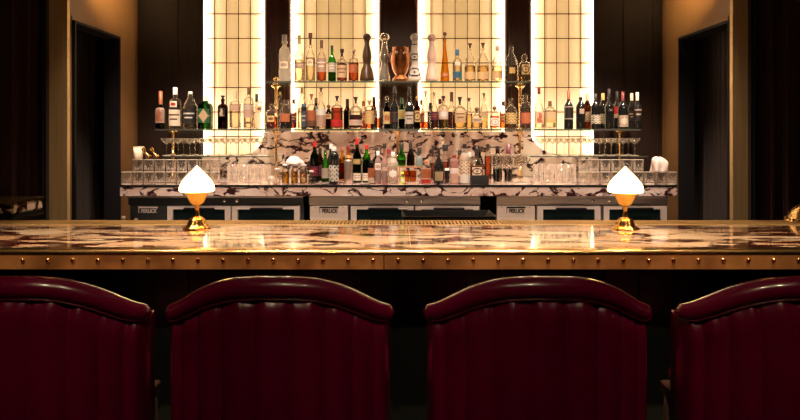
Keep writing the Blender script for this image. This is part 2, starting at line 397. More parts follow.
# ------------------------------------------------------------------ fridges
def fridge(x0p, x1p, side, doors, label, black=False, knobs=()):
    Y = 3.43; X = lambda p: wx(p, Y); Z = lambda p: wz(p, Y)
    t = thing('undercounter_fridge', label, 'fridge', (X(x0p), Y, 0), group='undercounter fridges')
    ox = X(x0p); zt = 1.112
    box('carcass', 0, X(x1p) - ox, .03, .70, .10, zt - .012, M_STEELDK, t)
    box('plinth', .02, X(x1p) - ox - .02, .08, .66, 0, .10, M_BLACK, t)
    box('top_rim', 0, X(x1p) - ox, -.012, .70, zt - .012, zt, M_STEEL, t, .003)
    f = box('control_strip', 0, X(x1p) - ox, .004, .03, Z(205), zt - .012, M_STEELDK if black else M_STEEL, t)
    for k in knobs:
        V, Fc = lathe_vf([(0, 0), (.009, 0), (.009, .01), (.006, .014), (0, .014)], 14)
        kb = link('knob', mesh('knob', [(x, -z, y) for x, y, z in V], Fc, True), M_CHROMEG, f, (X(k) - ox, .004, Z(201)))
    if side:
        a, b = side; pn = box('side_panel', X(a) - ox, X(b) - ox, 0, .03, .12, Z(206), M_STEELDK if black else M_STEELP, t, .002)
        mid = (a + b) / 2
        cx0 = X(mid - 9.5) - ox; cx1 = X(mid + 9.5) - ox; zc0, zc1 = Z(212.5), Z(206.6)
        fr = MB(); e = .0022
        fr.box(cx0, cx1, -.003, 0, zc1 - .009, zc1); fr.box(cx0, cx0 + e, -.003, 0, zc0 - .004, zc1 - .009)
        fr.build('badge_frame', M_DOORFR if black else M_BLACK, pn)
        cu = bpy.data.curves.new('badge', 'FONT'); cu.body = 'PERLICK'; cu.size = .030; cu.extrude = .001; cu.offset = .0009; cu.align_x = 'CENTER'; cu.shear = .2; cu.space_character = 1.0
        tmp = bpy.data.objects.new('tmp', cu); me = bpy.data.meshes.new_from_object(tmp); bpy.data.objects.remove(tmp)
        tx = link('badge_lettering', me, None, pn); me.materials.clear(); me.materials.append(M_DOORFR if black else M_BLACK)
        tx.location = ((cx0 + cx1) / 2 + .003, -.002, zc0 - .001); tx.rotation_euler = (math.pi / 2, 0, 0); tx.scale = (.80, 1, 1)
        for q in (a + 5, b - 5):
            V, Fc = lathe_vf([(0, .0), (.003, 0), (.003, .003), (0, .004)], 8)
            link('screw', mesh('screw', [(x, -z, y) for x, y, z in V], Fc, True), M_BLACK, pn, (X(q) - ox, 0, Z(206.4) - .004))
    for a, b in doors:
        d = MB(); w = .032; xa, xb = X(a) - ox, X(b) - ox; z0, z1 = .13, Z(206)
        d.box(xa, xb, -.012, .028, z1 - .018, z1, 0); d.box(xa, xb, -.012, .028, z0, z0 + w)
        d.box(xa, xa + w, -.012, .028, z0 + w, z1 - .018); d.box(xb - w, xb, -.012, .028, z0 + w, z1 - .018)
        do = d.build('door', M_DOORFR, t)
        box('glass_pane', xa + w, xb - w, .002, .012, z0 + w, z1 - .018, M_DARKGLASS, do)
        h = MB(); hx0 = xa + (xb - xa) * .28; hx1 = xa + (xb - xa) * .76; hz = z1 - .012
        h.tube([(hx0, -.03, hz), (hx1, -.03, hz)], .006); h.box(hx0 + .01, hx0 + .02, -.03, -.012, hz - .005, hz + .005); h.box(hx1 - .02, hx1 - .01, -.03, -.012, hz - .005, hz + .005)
        h.build('handle', M_GLOSSBLACK, do)
    return t
fridge(128, 303, (130, 166.5), [(168, 231), (232.5, 300)], 'black panelled undercounter fridge at the left end of the back counter', True, (224.5, 237))
fridge(309, 480, (310, 348), [(351, 413.5), (415.5, 479)], 'stainless undercounter fridge with logo panel in the middle of the back counter', False, (407, 422))
fridge(497, 668, (497, 535), [(537, 600), (603, 666)], 'stainless undercounter fridge behind the right flame lamp', False, (593, 609))
# filler carcasses under counter gaps
# ------------------------------------------------------------------ glass shelves and brass posts
def shelf(name, x0, x1, y0, y1, z, label, th=.010):
    t = thing(name, label, 'shelf', (0, y0, z - th))
    box('glass_sheet', x0, x1, .003, y1 - y0, .0, th, M_SHELF, t)
    box('polished_edge', x0, x1, 0, .003, 0, th, M_SHELFEDGE, t)
shelf('glass_shelf', wx(265, YS), wx(531, YS), YS, YSB, ZU, 'short upper glass shelf holding the tall clear bottles')
shelf('glass_shelf', wx(155, YS), wx(641, YS), YS, YSB, ZL, 'long lower glass shelf crowded with whisky and wine bottles')
YCS = 3.86
shelf('glass_shelf', wx(164, YCS), wx(270, YCS), YCS, YSB, ZCOUPE, 'small glass shelf of stemmed coupes at left', .008)
shelf('glass_shelf', wx(530, YCS), wx(648, YCS), YCS, YSB, ZCOUPE, 'small glass shelf of stemmed coupes at right', .008)
def post(pxx, upper, coupe, label):
    Y = 4.15; x = wx(pxx, Y)
    t = thing('shelf_post', label, 'post', (x, Y, ZC), group='brass shelf posts')
    segs = [(0, ZL - ZC - .010)] if not coupe else [(0, ZCOUPE - ZC - .008), (ZCOUPE - ZC, ZL - ZC - .010)]
    if upper: segs.append((ZL - ZC, ZU - ZC - .010))
    for k, (a, b) in enumerate(segs):
        r = .0085
        P = [(0, a), (.02, a), (.02, a + .006), (r, a + .012), (r, b - .03), (.012, b - .024), (.013, b - .016)]
        cap = .032 if (b > .3) else .014
        P += [(cap * .8, b - .008), (cap, b - .004), (cap, b), (0, b)]
        lathe_obj('tube', P, M_BRASS, t)
    if upper: 
        z = ZU - ZC
        lathe_obj('finial', [(0, z), (.016, z), (.016, z + .006), (.007, z + .012), (.006, z + .022)] + [(.016 * math.sin(q), z + .038 - .016 * math.cos(q)) for q in [math.pi * k / 8 for k in range(1, 9)]], M_BRASS, t, (0, 0, 0))
post(173, False, True, 'brass post carrying the left end of the long glass shelf')
post(620, False, True, 'brass post carrying the right end of the long glass shelf')
post(276, True, False, 'brass post with round finial at the left end of upper shelf')
post(520, True, False, 'brass post under the right end of the upper glass shelf')
post(397.5, False, False, 'brass post at the middle of the long glass shelf')

# ------------------------------------------------------------------ bottles
def prad(P, z):
    for (r0, z0), (r1, z1) in zip(P, P[1:]):
        if z0 <= z <= z1 and z1 > z0: return r0 + (r1 - r0) * (z - z0) / (z1 - z0)
    return P[-1][0]
def body_profile(R, H, s1, s2, nr, style):
    P = [(0, .003), (R * .75, .002), (R * .80, 0), (R * .95, .002), (R, .008), (R, s1)]
    n = 7
    for k in range(1, n + 1):
        u = k / n
        if style == 'round': q = u * math.pi / 2; r = nr + (R - nr) * math.cos(q); z = s1 + (s2 - s1) * math.sin(q)
        elif style == 's': w = .45 * u * u * (3 - 2 * u) + .55 * (1 - math.cos(u * math.pi / 2)); r = R + (nr - R) * w; z = s1 + (s2 - s1) * u
        elif style == 'cone': r = R + (nr - R) * u; z = s1 + (s2 - s1) * u
        elif style == 'flat': q = u * math.pi / 2; r = nr + (R - nr) * math.cos(q) ** .6; z = s1 + (s2 - s1) * math.sin(q) ** 1.4
        P.append((r, z))
    P += [(nr, H - .012), (nr * 1.22, H - .011), (nr * 1.22, H - .001), (nr * .9, H), (0, H)]
    return P
PATTERNS = {
 'plain': lambda u, v: 0,
 'lines': lambda u, v: 1 if (abs(v - .35) < .09 and abs(u) < .8) or (abs(v + .25) < .07 and abs(u) < .6) else 0,
 'round': lambda u, v: 1 if .28 < u * u * .6 + v * v < .62 or u * u + v * v < .05 else 0,
 'dot': lambda u, v: 1 if u * u * .7 + v * v < .3 else 0,
 'band': lambda u, v: 1 if abs(v) < .3 else 0,
 'top': lambda u, v: 1 if v > .35 else 0,
 'base': lambda u, v: 1 if v < -.35 else 0,
 'frame': lambda u, v: 1 if max(abs(u), abs(v)) > .8 else 0,
 'figure': lambda u, v: 1 if abs(u - .1 * math.sin(v * 5)) < .35 - .2 * v and abs(v) < .8 else 0,
 'floral': lambda u, v: 1 if math.sin(u * 9) * math.sin(v * 11) > .35 else 0,
 'diamond': lambda u, v: 1 if abs(u) + abs(v) > .95 else 0}
def label_patch(P, n, z0, z1, arc, pat, parent, mats, nm='paper_label'):
    V = []; Fc = []; mi = []; nu, nv = 13, 11
    for j in range(nv + 1):
        z = z0 + (z1 - z0) * j / nv
        for i in range(nu + 1):
            a = -math.pi / 2 + arc * (2 * i / nu - 1); r = (prad(P, z) + .0007) * srad(a, n)
            V.append((r * math.cos(a), r * math.sin(a), z))
    f = PATTERNS[pat]
    for j in range(nv):
        for i in range(nu):
            Fc.append((j * (nu + 1) + i, j * (nu + 1) + i + 1, (j + 1) * (nu + 1) + i + 1, (j + 1) * (nu + 1) + i))
            mi.append(f(2 * (i + .5) / nu - 1, 2 * (j + .5) / nv - 1))
    return link(nm, mesh(nm, V, Fc, True, mi), mats, parent)
def stopper(kind, col, r, z0, z1, parent, nm='stopper'):
    mat = col if not isinstance(col, str) else cm(col, 'cap')
    h = z1 - z0
    if kind == 'cyl': P = [(r, z0 - .001), (r, z1 - .002), (r * .9, z1), (0, z1)]
    elif kind == 'tee': P = [(0, z0), (r * .55, z0), (r * .6, z0 + h * .5), (r, z0 + h * .55), (r, z1 - .002), (r * .9, z1), (0, z1)]
    elif kind == 'flare': P = [(0, z0), (r * .45, z0), (r * .5, z0 + h * .35), (r * .75, z0 + h * .7), (r * 1.05, z1 - .003), (r, z1), (0, z1)]
    elif kind == 'ball':
        R = min(h / 2, r); c = z1 - R; P = [(0, z0), (r * .4, z0), (r * .4, c - R * .9)] + [(R * math.sin(q), c - R * math.cos(q)) for q in [math.pi * (k + 1) / 9 for k in range(9)]]
    elif kind == 'long': P = [(r, z0), (r, z1 - .001), (0, z1)]
    return lathe_obj(nm, P, mat, parent, seg=14)
def bottle(base, Y, desc, cx, w, top, neckw, cap, glass, style, sh, liq=None, lab=None, name='liquor_bottle', cat='bottle', group=None, n=2, capn='stopper', extra=None, basey=None):
    """pixel measures (widths, top, shoulder rows) at depth Y turned into a real bottle standing on `base`
       cap=(kind, colour, row where it starts, width)  sh=(shoulder start row, shoulder end row)  lab=(row0,row1,colour,pattern,motif colour,arc)"""
    S = Y / F
    t = thing(name, desc, cat, (wx(cx, Y), Y, base + .0004), group=group)
    Z = lambda p: wz(p, Y) - base
    R = w * S / 2; nr = neckw * S / 2; ztop = Z(top)
    zc = Z(cap[2]) if cap else ztop
    P = body_profile(R, zc, Z(sh[0]), Z(sh[1]), nr, style)
    seg = 32 if n != 2 else 22
    lathe_obj('glass_body', P, GL[glass], t, seg=seg, n=n)
    if cap: stopper(cap[0], cap[1], cap[3] * S / 2, zc, ztop, t, capn)
    if liq:
        kind, row = liq; zl = Z(row)
        Q = [(0, .005)] + [(r * .93, z + .004) for r, z in P if r > 0 and z + .004 < zl and z > .004]
        Q += [(prad(P, zl) * .93, zl), (0, zl)]
        lathe_obj('liquid', Q, LIQ[kind], t, seg=seg, n=n)
    if lab:
        for L in (lab if isinstance(lab[0], tuple) else (lab,)):
            label_patch(P, n, Z(L[1]), Z(L[0]), L[5] if len(L) > 5 else 1.15, L[3], t, [cm(L[2]), cm(L[4])])
    return t
GU = 'bottles on the upper glass shelf'; Y1 = 3.965
def U(desc, *a, **k): return bottle(ZU, Y1, desc + ' on the upper glass shelf', *a, group=GU, **k)
U('tall frosted bottle with clear cap, leftmost', 284.5, 11, 35, 4.6, ('cyl', 'grey', 41, 5), 'frost', 'round', (55, 47), None, (62, 69, 'cream', 'dot', 'grey', .8))
U('slim clear bottle with tan cap and mauve label', 299.3, 9.6, 35.5, 3.4, ('cyl', 'tan', 44, 3.4), 'clear', 's', (58, 50), ('clear', 60), (63, 69, 'mauve', 'lines', 'cream'))
U('slim clear bottle with dark T-shaped stopper', 310.4, 9.5, 33, 3.4, ('tee', 'brown', 45, 4.2), 'clear', 's', (57, 49), ('clear', 58), (60, 66, 'cream', 'dot', 'tan', .7))
U('square-shouldered bottle with grey label over orange spirit', 321.6, 9.6, 40, 3.2, ('cyl', 'brown', 48, 3.4), 'clear', 's', (58, 51), ('amber', 60), (58.5, 72.5, 'mauve', 'lines', 'cream', 1.3))
U('bright green bottle with white label', 332, 8, 45.5, 2.6, ('cyl', 'dark', 49.5, 2.8), 'green', 's', (62, 54), ('olive', 64), (63, 72.5, 'grey', 'lines', 'cream', 1.3))
U('round-shouldered whisky bottle with dark cap and brownish label', 342, 10.2, 49, 3.2, ('tee', 'dark', 56.5, 4.2), 'clear', 'round', (64, 58.5), ('whisky', 64), (65.5, 78, 'tan', 'lines', 'brown', 1.25))
U('amber whisky bottle with tan cork and square label', 353.6, 10.2, 49, 3.2, ('tee', 'tan', 55, 4), 'clear', 'flat', (62.5, 58), ('amber', 63), (65, 73, 'copper', 'frame', 'rust', 1.1))
def decanter(desc, cx, headw, glass, pattern=None, top=33.5, basew=15, loop=False):
    S = Y1 / F; Z = lambda p: wz(p, Y1) - ZU
    t = thing('sculpted_decanter', desc, 'decanter', (wx(cx, Y1), Y1, ZU + .0004), group='sculpted waisted decanters')
    P = [(0, .002), (basew * .5 * .95, 80.7), (basew * .5, 79.8), (basew * .46, 76), (basew * .38, 70), (4.0, 66), (3.6, 63.5), (4.2, 61), (4.75, 57.5), (4.5, 54), (3.6, 49.5), (2.7, 46), (2.4, 44), (2.6, 41.5)]
    P = [(r * S, (Z(y) if y > 1 else y)) for r, y in P]
    ht = Z(41.3)
    lathe_obj('vase_body', P + [(0, ht)], glass, t, seg=26)
    R = headw * S / 2; zt = Z(top); c = zt - R * .95
    H = [(0, ht), (2.7 * S, ht), (2.9 * S, ht + .004)] + [(R * math.sin(q), c - R * .95 * math.cos(q)) for q in [.9 + (math.pi - .9) * k / 8 for k in range(9)]]
    lathe_obj('stopper', H, glass, t, seg=20)
    if loop:
        m = MB(); m.tube([(R * .62 * math.cos(q), -R * .74 + .001, c + R * .62 * math.sin(q)) for q in [2 * math.pi * k / 18 for k in range(19)]], .0016, 6); m.build('stopper_ring', M_BLACK, t)
    if pattern:
        for (ya, yb, pat) in ((53, 62, 'round'), (67, 78.5, 'round'), (42.5, 47, 'band')):
            label_patch(P, 2, Z(yb), Z(ya), 1.35, pat, t, [glass, pattern], 'painted_motif')
    return t
M_CERW = pbr('white_ceramic', (.72, .62, .50), .22, coat=.4); M_CERP = pbr('blush_ceramic', (.60, .40, .30), .3, coat=.3)
M_CERB = pbr('brown_ceramic', (.05, .024, .010), .3, coat=.3); M_INK = pbr('indigo_paint', (.035, .02, .02), .4)
decanter('dark brown waisted decanter in front of second lit panel', 367, 8.2, M_CERB)
decanter('mirrored gold waisted decanter against the dark pillar', 384.6, 9.8, M_CHROMEG, None, 33, 12, True)
decanter('white waisted decanter with dark painted flowers', 414.5, 8.6, M_CERW, M_INK, 33.3, 14, True)
decanter('blush pink waisted decanter in front of third lit panel', 431.7, 8.4, M_CERP, None, 33.8, 13)
bottle(ZU, Y1, 'tall tapering amber bottle with dark ball stopper on the upper shelf', 444.8, 9, 32, 2.6, ('ball', 'brown', 39, 4.2), 'amber', 'cone', (75, 44), None, (73, 78, 'rust', 'lines', 'gold', .8), group=GU)
U('clear bottle with blue cap and blue lower label', 457.3, 9.6, 49.5, 3.2, ('cyl', 'blue', 55.3, 4), 'clear', 'round', (64, 58), ('clear', 63), ((72, 78.5, 'blue', 'lines', 'slate', 1.1), (62.5, 66, 'cream', 'dot', 'silver', .6)))
U('clear bottle with brown cork and tan band, left of pair', 470, 11.4, 43.4, 3, ('flare', 'brown', 48, 4.4), 'clear', 's', (63, 52), ('pale', 66), (72.5, 79.5, 'tan', 'lines', 'mustard', 1.35))
U('clear bottle with brown cork and tan band, right of pair', 483, 12, 43, 3, ('flare', 'brown', 48, 4.4), 'clear', 's', (63, 52), ('pale', 66), (72.5, 79.5, 'tan', 'lines', 'mustard', 1.35))
U('clear bottle with pale cork and wide tan band', 497.3, 10.8, 46, 3, ('cyl', 'tan', 50.5, 3.6), 'clear', 's', (63, 54), ('clear', 66), (71, 79, 'tan', 'top', 'mustard', 1.35))
U('broad clear bottle with gold flecked front against right pillar', 511.2, 12.6, 46, 4, ('cyl', M_CLEAR, 50, 4.2), 'clear', 's', (63, 52), ('pale', 66), (68, 74, 'mustard', 'floral', 'gold', .45))
U('domed clear decanter with glass ball stopper, rightmost', 524.4, 13, 54, 4, ('ball', M_CLEAR, 60.5, 7), 'clear', 'round', (70, 61.5), ('pale', 72), (65, 75, 'mustard', 'round', 'brown', .6))
M_URN = pbr('dark_copper', (.36, .13, .05), .32, 1, noise=.4, nscale=25)
def urn():
    Y = 4.03; S = Y / F; Z = lambda p: wz(p, Y) - ZU
    t = thing('copper_urn', 'two-handled copper urn between the mirrored and flowered decanters', 'urn', (wx(400.5, Y), Y, ZU + .0004))
    P = [(0, 0), (8, 81), (8.2, 79.5), (6.5, 77.5), (4.5, 75.5), (6.5, 72.5), (8.4, 67), (9.2, 61), (9, 56), (8, 53), (7.6, 51), (8.2, 49.6)]
    P = [(r * S, max(0, Z(y)) if y else 0) for r, y in P]; zr = P[-1][1]
    lathe_obj('bowl', P + [(7.4 * S, zr), (7.0 * S, zr - .02), (0, zr - .03)], M_URN, t, seg=32, flute=lambda a, z: 1 + .03 * math.cos(12 * a))
    V, Fc = lathe_vf([(7.9 * S, zr - .004), (8.0 * S, zr + .012), (7.6 * S, zr + .012), (7.3 * S, zr - .004)], 32)
    V = [(x, y, z + (.008 * max(0, math.cos(6 * math.atan2(y, x))) if z > zr + .005 else 0)) for x, y, z in V]
    link('crown_rim', mesh('crown_rim', V, Fc, True), M_URN, t)
    for s in (-1, 1):
        m = MB(); m.tube([(s * (7.6 + 3.2 * math.sin(q)) * S, 0, Z(58) + .038 * math.cos(q)) for q in [math.pi * k / 12 for k in range(13)]], .005, 8)
        m.build('handle', M_URN, t, smooth=True)
    m = MB()  # mirrored beads stand in for two bright reflections on the bowl
    for xx in (-3.4, 3.4): m.lathe([(0, -.011)] + [(.011 * math.sin(q), -.011 * math.cos(q)) for q in [math.pi * k / 6 for k in range(1, 7)]], 12, xx * S, -8.0 * S)
    o = m.build('glint_bead', M_CHROMEG, t, (0, 0, Z(53.6)), True)
urn()

GLo = 'bottles on the long glass shelf'
def L(desc, Y, *a, **k):
    k.setdefault('group', GLo); return bottle(ZL, Y, desc, *a, **k)
A, B = 3.955, 4.07
# left group against the dark wall and first panel
L('dark spirit bottle with copper capsule, leftmost on the long shelf', A, 160.6, 9.8, 91, 3.3, ('long', 'copper', 104.5, 3.6), 'brown', 's', (111, 105), ('dark', 112), (108, 123, 'mauve', 'figure', 'rust', 1.2))
L('tall bottle with white cap and cream label with red roundel', A, 175.2, 11.8, 87.5, 4.2, ('cyl', 'white', 94.5, 4.4), 'clear', 'round', (104, 98), ('clear', 104), ((110, 126, 'cream', 'lines', 'brown', 1.25), (101.5, 107.5, 'cream', 'dot', 'red', .6)))
L('clear bottle with large black label left of first lit panel', A, 190.3, 13.2, 91.5, 4, ('cyl', 'silver', 94, 4.2), 'clear', 's', (108, 96), ('clear', 106), (109, 124, 'dark', 'lines', 'silver', 1.15))
L('squat dark green bottle with pale diamond label', A, 205.5, 13, 96.2, 4.4, ('cyl', 'cream', 101, 4.4), 'dkgreen', 'flat', (107.5, 103), None, (109, 123, 'tan', 'diamond', 'green', .8), n=5)
L('dark brown rounded bottle with pale figure label before first panel', A, 222.8, 10.2, 95.5, 3.4, ('tee', 'dark', 99, 4), 'brown', 'round', (108, 104), ('dark', 107), (108, 117, 'dark', 'figure', 'tan', .7))
L('square clear bottle with tan cap and pink upper label band', A, 235.3, 10.4, 91.3, 4, ('cyl', 'tan', 99, 4.2), 'clear', 'flat', (105, 101), ('clear', 104), (105, 111, 'mauve', 'lines', 'tan', 1.2), n=4)
L('clear bottle with brown cap and mauve label before first panel', A, 248.7, 10.2, 87.2, 3.4, ('cyl', 'brown', 94.5, 3.2), 'clear', 'round', (104.5, 97), ('clear', 104), ((105, 118, 'mauve', 'top', 'grey', 1.2), (121.8, 124, 'brown', 'plain', 'brown', .8)))
L('pink frosted bottle with dark dots at the first panel edge', A, 260.2, 9.8, 97.3, 4.2, ('cyl', 'cream', 101, 4.4), 'frost', 'round', (106, 102.5), None, (106.3, 112, 'tan', 'dot', 'brown', .6))
L('slim bottle with dark cap hidden behind the pink frosted one', B, 256.6, 6.5, 94, 3, ('cyl', 'dark', 102, 3), 'clear', 's', (112, 104), ('clear', 112))
# centre, left part
L('cut glass decanter with round stopper beside the brass post', A, 271.8, 12, 103.7, 4, ('ball', M_CLEAR, 109, 6.5), 'clear', 'round', (115, 110), ('amber', 117), (116, 122, 'mustard', 'dot', 'brown', .6), name='spirit_decanter')
L('clear shouldered bottle of amber spirit right of brass post', A, 286, 12.4, 100, 5, ('cyl', M_CLEAR, 103, 5.2), 'clear', 's', (113, 104.5), ('dark', 115), (114, 122, 'copper', 'round', 'rust', .8))
L('tall thin golden bottle behind the amber spirit bottle', B, 280, 7, 92, 2.4, ('cyl', 'gold', 95, 2.6), 'clear', 'cone', (114, 98), ('pale', 110))
L('clear bottle with tan cap behind the slate bottle', B, 302, 9, 87, 3, ('cyl', 'tan', 93, 3.4), 'clear', 's', (108, 96), ('clear', 108))
L('slim slate blue flat-topped bottle', A, 303.9, 5.6, 103.8, 4.6, ('cyl', 'slate', 107, 5.2), 'black', 'flat', (109.5, 108), None, (111, 127, 'slate', 'lines', 'grey', 1.2))
L('clear bottle with flared cork and rust red label', A, 311.4, 9.6, 94, 3.2, ('flare', 'rust', 100, 4), 'clear', 'round', (110, 104), ('dark', 111), (110.5, 126.5, 'rust', 'base', 'brown', 1.35))
L('clear bottle with tag on neck and pale lilac label', A, 321, 9.6, 87.4, 3.2, ('flare', 'brown', 92, 4), 'clear', 's', (108.5, 101), ('clear', 109), ((109, 126.5, 'mauve', 'top', 'silver', 1.35),))
L('small dark amber bottle with round brown stopper', B, 328.6, 7.6, 104.6, 3, ('ball', 'brown', 109, 4), 'brown', 's', (114, 110), ('whisky', 115), (114, 119, 'mustard', 'dot', 'rust', .8))
L('wide red spirit bottle with red label band', A, 337, 12, 96, 3.6, ('flare', 'dark', 101, 4.4), 'clear', 'flat', (109, 105), ('whisky', 108), (120, 126.5, 'red', 'plain', 'red', 1.4))
L('dark bottle with black cap behind wide red one', B, 347.4, 8, 99, 3, ('cyl', 'dark', 106, 3.6), 'brown', 's', (112, 107), ('dark', 112))
L('broad domed bottle with dark stopper and pink label', A, 355.7, 13.6, 97, 3.6, ('flare', 'dark', 103.5, 4.6), 'clear', 'round', (113.5, 106), ('dark', 115), (120, 125.5, 'pink', 'lines', 'mauve', 1.2))
L('squat bottle with tan cork and gold label', A, 369.6, 8.8, 100, 3.6, ('tee', 'tan', 105, 4.6), 'clear', 'round', (110, 106), ('amber', 110), (111, 124, 'mustard', 'lines', 'tan', 1.25))
L('clear bottle with a finger of red brown spirit', A, 378.6, 8.4, 100, 3.4, ('cyl', M_CLEAR, 104, 4), 'clear', 's', (112, 105), ('whisky', 118))
L('small dark bottle with gold oval label and glass knob', A, 387, 6.8, 96, 2.8, ('ball', M_CLEAR, 102.5, 4.2), 'brown', 'round', (112, 106), ('dark', 113), (112, 124, 'mustard', 'dot', 'copper', 1.1))
L('tall black bottle left of the middle brass post', 3.945, 394.5, 7.8, 87, 3, ('cyl', 'dark', 93, 3.2), 'black', 's', (108, 101), None, (112, 122, 'dark', 'frame', 'wine', 1.1))
L('green shouldered bottle with gold label between two black bottles', B, 401.8, 8, 98, 3, ('cyl', 'green', 104, 3.2), 'green', 's', (112, 106), ('olive', 113), (110, 119, 'mustard', 'dot', 'gold', 1.2))
L('tall black bottle right of the middle brass post', 3.945, 409.3, 9, 87, 3.2, ('cyl', 'dark', 93, 3.4), 'black', 's', (108, 101), None, (112, 124, 'grey', 'lines', 'dark', 1.1))
L('small bottle with round gold label right of black bottle', 3.96, 417.3, 6.6, 96, 2.6, ('ball', 'gold', 101, 3.6), 'brown', 'round', (111, 105), ('dark', 112), (111, 122, 'mustard', 'round', 'brown', 1.2))
# centre, right part
L('clear bottle with flared tan cork and amber at its base', A, 425.6, 9.4, 91, 3, ('flare', 'tan', 97, 3.8), 'clear', 's', (112, 103), ('amber', 122))
L('slim reddish brown bottle with tan cork', A, 434.4, 7.4, 92, 2.6, ('tee', 'tan', 96, 3.2), 'clear', 's', (111, 103), ('dark', 112), (112, 120, 'wine', 'lines', 'rust', 1.2))
L('bottle with dark cap, pale label and olive base', A, 443.3, 9.6, 96, 3.2, ('tee', 'dark', 101, 4), 'clear', 'flat', (109, 105), ('olive', 117), (109.5, 119.5, 'pink', 'dot', 'silver', 1.3))
L('dark amber bottle with long dark capsule', B, 451.6, 9, 92, 3.2, ('long', 'brown', 101.5, 3.6), 'clear', 's', (110, 105), ('dark', 112))
L('very wide domed bottle with brown text label and flared stopper', A, 459.8, 15.4, 97, 3.6, ('flare', 'dark', 105, 4.6), 'clear', 'round', (116, 106.5), ('pale', 116), (110, 123, 'tan', 'lines', 'brown', .75))
L('slim clear bottle with brown cork behind the domed one', B, 469, 7, 98, 2.8, ('tee', 'brown', 101.5, 3.6), 'clear', 's', (114, 106), ('pale', 114))
L('globe shaped clear bottle with brown ball stopper', A, 476.8, 12, 107, 4, ('ball', 'brown', 113.2, 4.6), 'clear', 'round', (121, 114.5), ('pale', 119), (118, 123, 'pink', 'lines', 'dark', .9))
L('slim bottle with tan cork behind the globe bottle', B, 484, 8, 93, 2.8, ('flare', 'tan', 98.5, 3.6), 'clear', 's', (112, 103), ('pale', 112), (112, 118, 'tan', 'plain', 'tan', 1.1))
L('gold-shouldered bottle with white round label and ball stopper', A, 494.6, 9, 106, 4, ('ball', 'brown', 111, 4.4), 'clear', 'round', (117, 112), ('amber', 116), (118, 126, 'white', 'round', 'pink', 1.1))
L('broad clear bottle with dark figured label before right pillar', A, 510.8, 12.6, 98.6, 3.8, ('flare', M_CLEAR, 103, 5), 'clear', 's', (112.5, 104.5), ('pale', 114), (113, 124, 'mustard', 'floral', 'brown', .95))
L('clear bottle with square rust red label before right pillar', A, 525.3, 11.2, 95, 4.4, ('cyl', M_CLEAR, 97.5, 4.6), 'clear', 'round', (109, 102), ('clear', 108), (112, 124.5, 'rust', 'frame', 'wine', 1.15))
for cx_, w_, top_, cc, g_, lq, tx_ in ((293.4, 7, 99, 'dark', 'clear', 'dark', 'dark amber bottle with black cap behind shouldered amber bottle'), (316, 7, 98, 'brown', 'brown', 'dark', 'brown bottle half hidden between rust and lilac labels'),
    (363.5, 7.4, 101, 'copper', 'clear', 'whisky', 'amber bottle with copper cap behind the broad domed bottle'), (374, 7, 97, 'dark', 'brown', 'dark', 'brown bottle with black cap behind the gold labelled squat one'),
    (421.2, 7, 100, 'gold', 'clear', 'amber', 'amber bottle with gold cap behind the round gold label'), (430.4, 6, 103, 'dark', 'brown', 'dark', 'small brown bottle just left of slim reddish one'),
    (440, 7.6, 99, 'wine', 'clear', 'dark', 'dark bottle with wine red cap behind the pale labelled one'), (503.2, 7.6, 101, 'brown', 'clear', 'whisky', 'amber bottle with brown cap behind the figured label bottle')):
    L(tx_, B, cx_, w_, top_, 2.8, ('cyl', cc, top_ + 5, 3.2), g_, 's', (113, top_ + 7), (lq, 113), (114, 123, 'rust' if lq != 'dark' else 'wine', 'lines', 'gold', 1.1))
# right group in front of the last panel and dark wall
L('tall clear bottle with red capsule and pink figured label', A, 539, 9.8, 87, 2.8, ('cyl', 'dkred', 94, 3.2), 'clear', 's', (113, 97), ('clear', 112), (112, 124, 'pink', 'figure', 'rust', 1.1))
L('square clear bottle with tan label before rightmost panel', A, 550, 10.8, 101, 3.6, ('cyl', 'brown', 106.5, 3.8), 'clear', 'flat', (111, 107.5), ('clear', 110.5), (112, 123, 'tan', 'base', 'mustard', 1.3), n=4)
GW = 'wine bottles at the right end of the long shelf'
def W(desc, Y, cx, w, top, capc, capy, lab, g='black'):
    L(desc, Y, cx, w, top, 3, ('long', capc, capy, 3.2), g, 's', (107.5, 100.5), None, lab, name='wine_bottle', group=GW, capn='capsule')
W('black wine bottle with brown capsule and framed black label', A, 568.6, 9.3, 90, 'rust', 99.5, (106.5, 119.5, 'dark', 'frame', 'grey', 1.25))
W('black wine bottle with grey capsule and small red label patch', A, 580.6, 9.4, 88.6, 'silver', 97.5, (109, 114, 'pink', 'plain', 'pink', .5))
W('wine bottle with yellow-lit neck behind black one at panel edge', B, 587.2, 8, 93.6, 'mustard', 103, (112, 122, 'tan', 'floral', 'brown', 1.2), 'brown')  # mustard capsule colour paints the yellow light on this neck
W('dark wine bottle with white floral label beside the panel', A, 595.6, 9.4, 93.5, 'dark', 101, (115, 124, 'cream', 'floral', 'dark', 1.3))
W('narrow dark wine bottle with pale green label', B, 603, 7.6, 93, 'gold', 100, (114, 124, 'tan', 'floral', 'green', 1.2))
W('plain black wine bottle without a front label', A, 609.4, 8.8, 88.8, 'dark', 97, (108.5, 112, 'dark', 'lines', 'grey', .5))
W('wine bottle with red side label behind the pink labelled one', B, 617.4, 8, 91, 'dark', 100, (107, 118, 'red', 'base', 'tan', 1.3))
W('wine bottle with red capsule and square pink label', A, 623, 9.6, 91.4, 'dkred', 102, (115.5, 127, 'pink', 'dot', 'cream', 1.1))
W('dark wine bottle with cream capsule, left of the end pair', B, 631.8, 7.8, 93, 'cream', 101, (111, 121, 'dark', 'lines', 'tan', 1.2))
W('striped label wine bottle with cream capsule, rightmost on the shelf', A, 637.3, 8, 92, 'cream', 100.5, (105, 121, 'dark', 'lines', 'pink', 1.2))

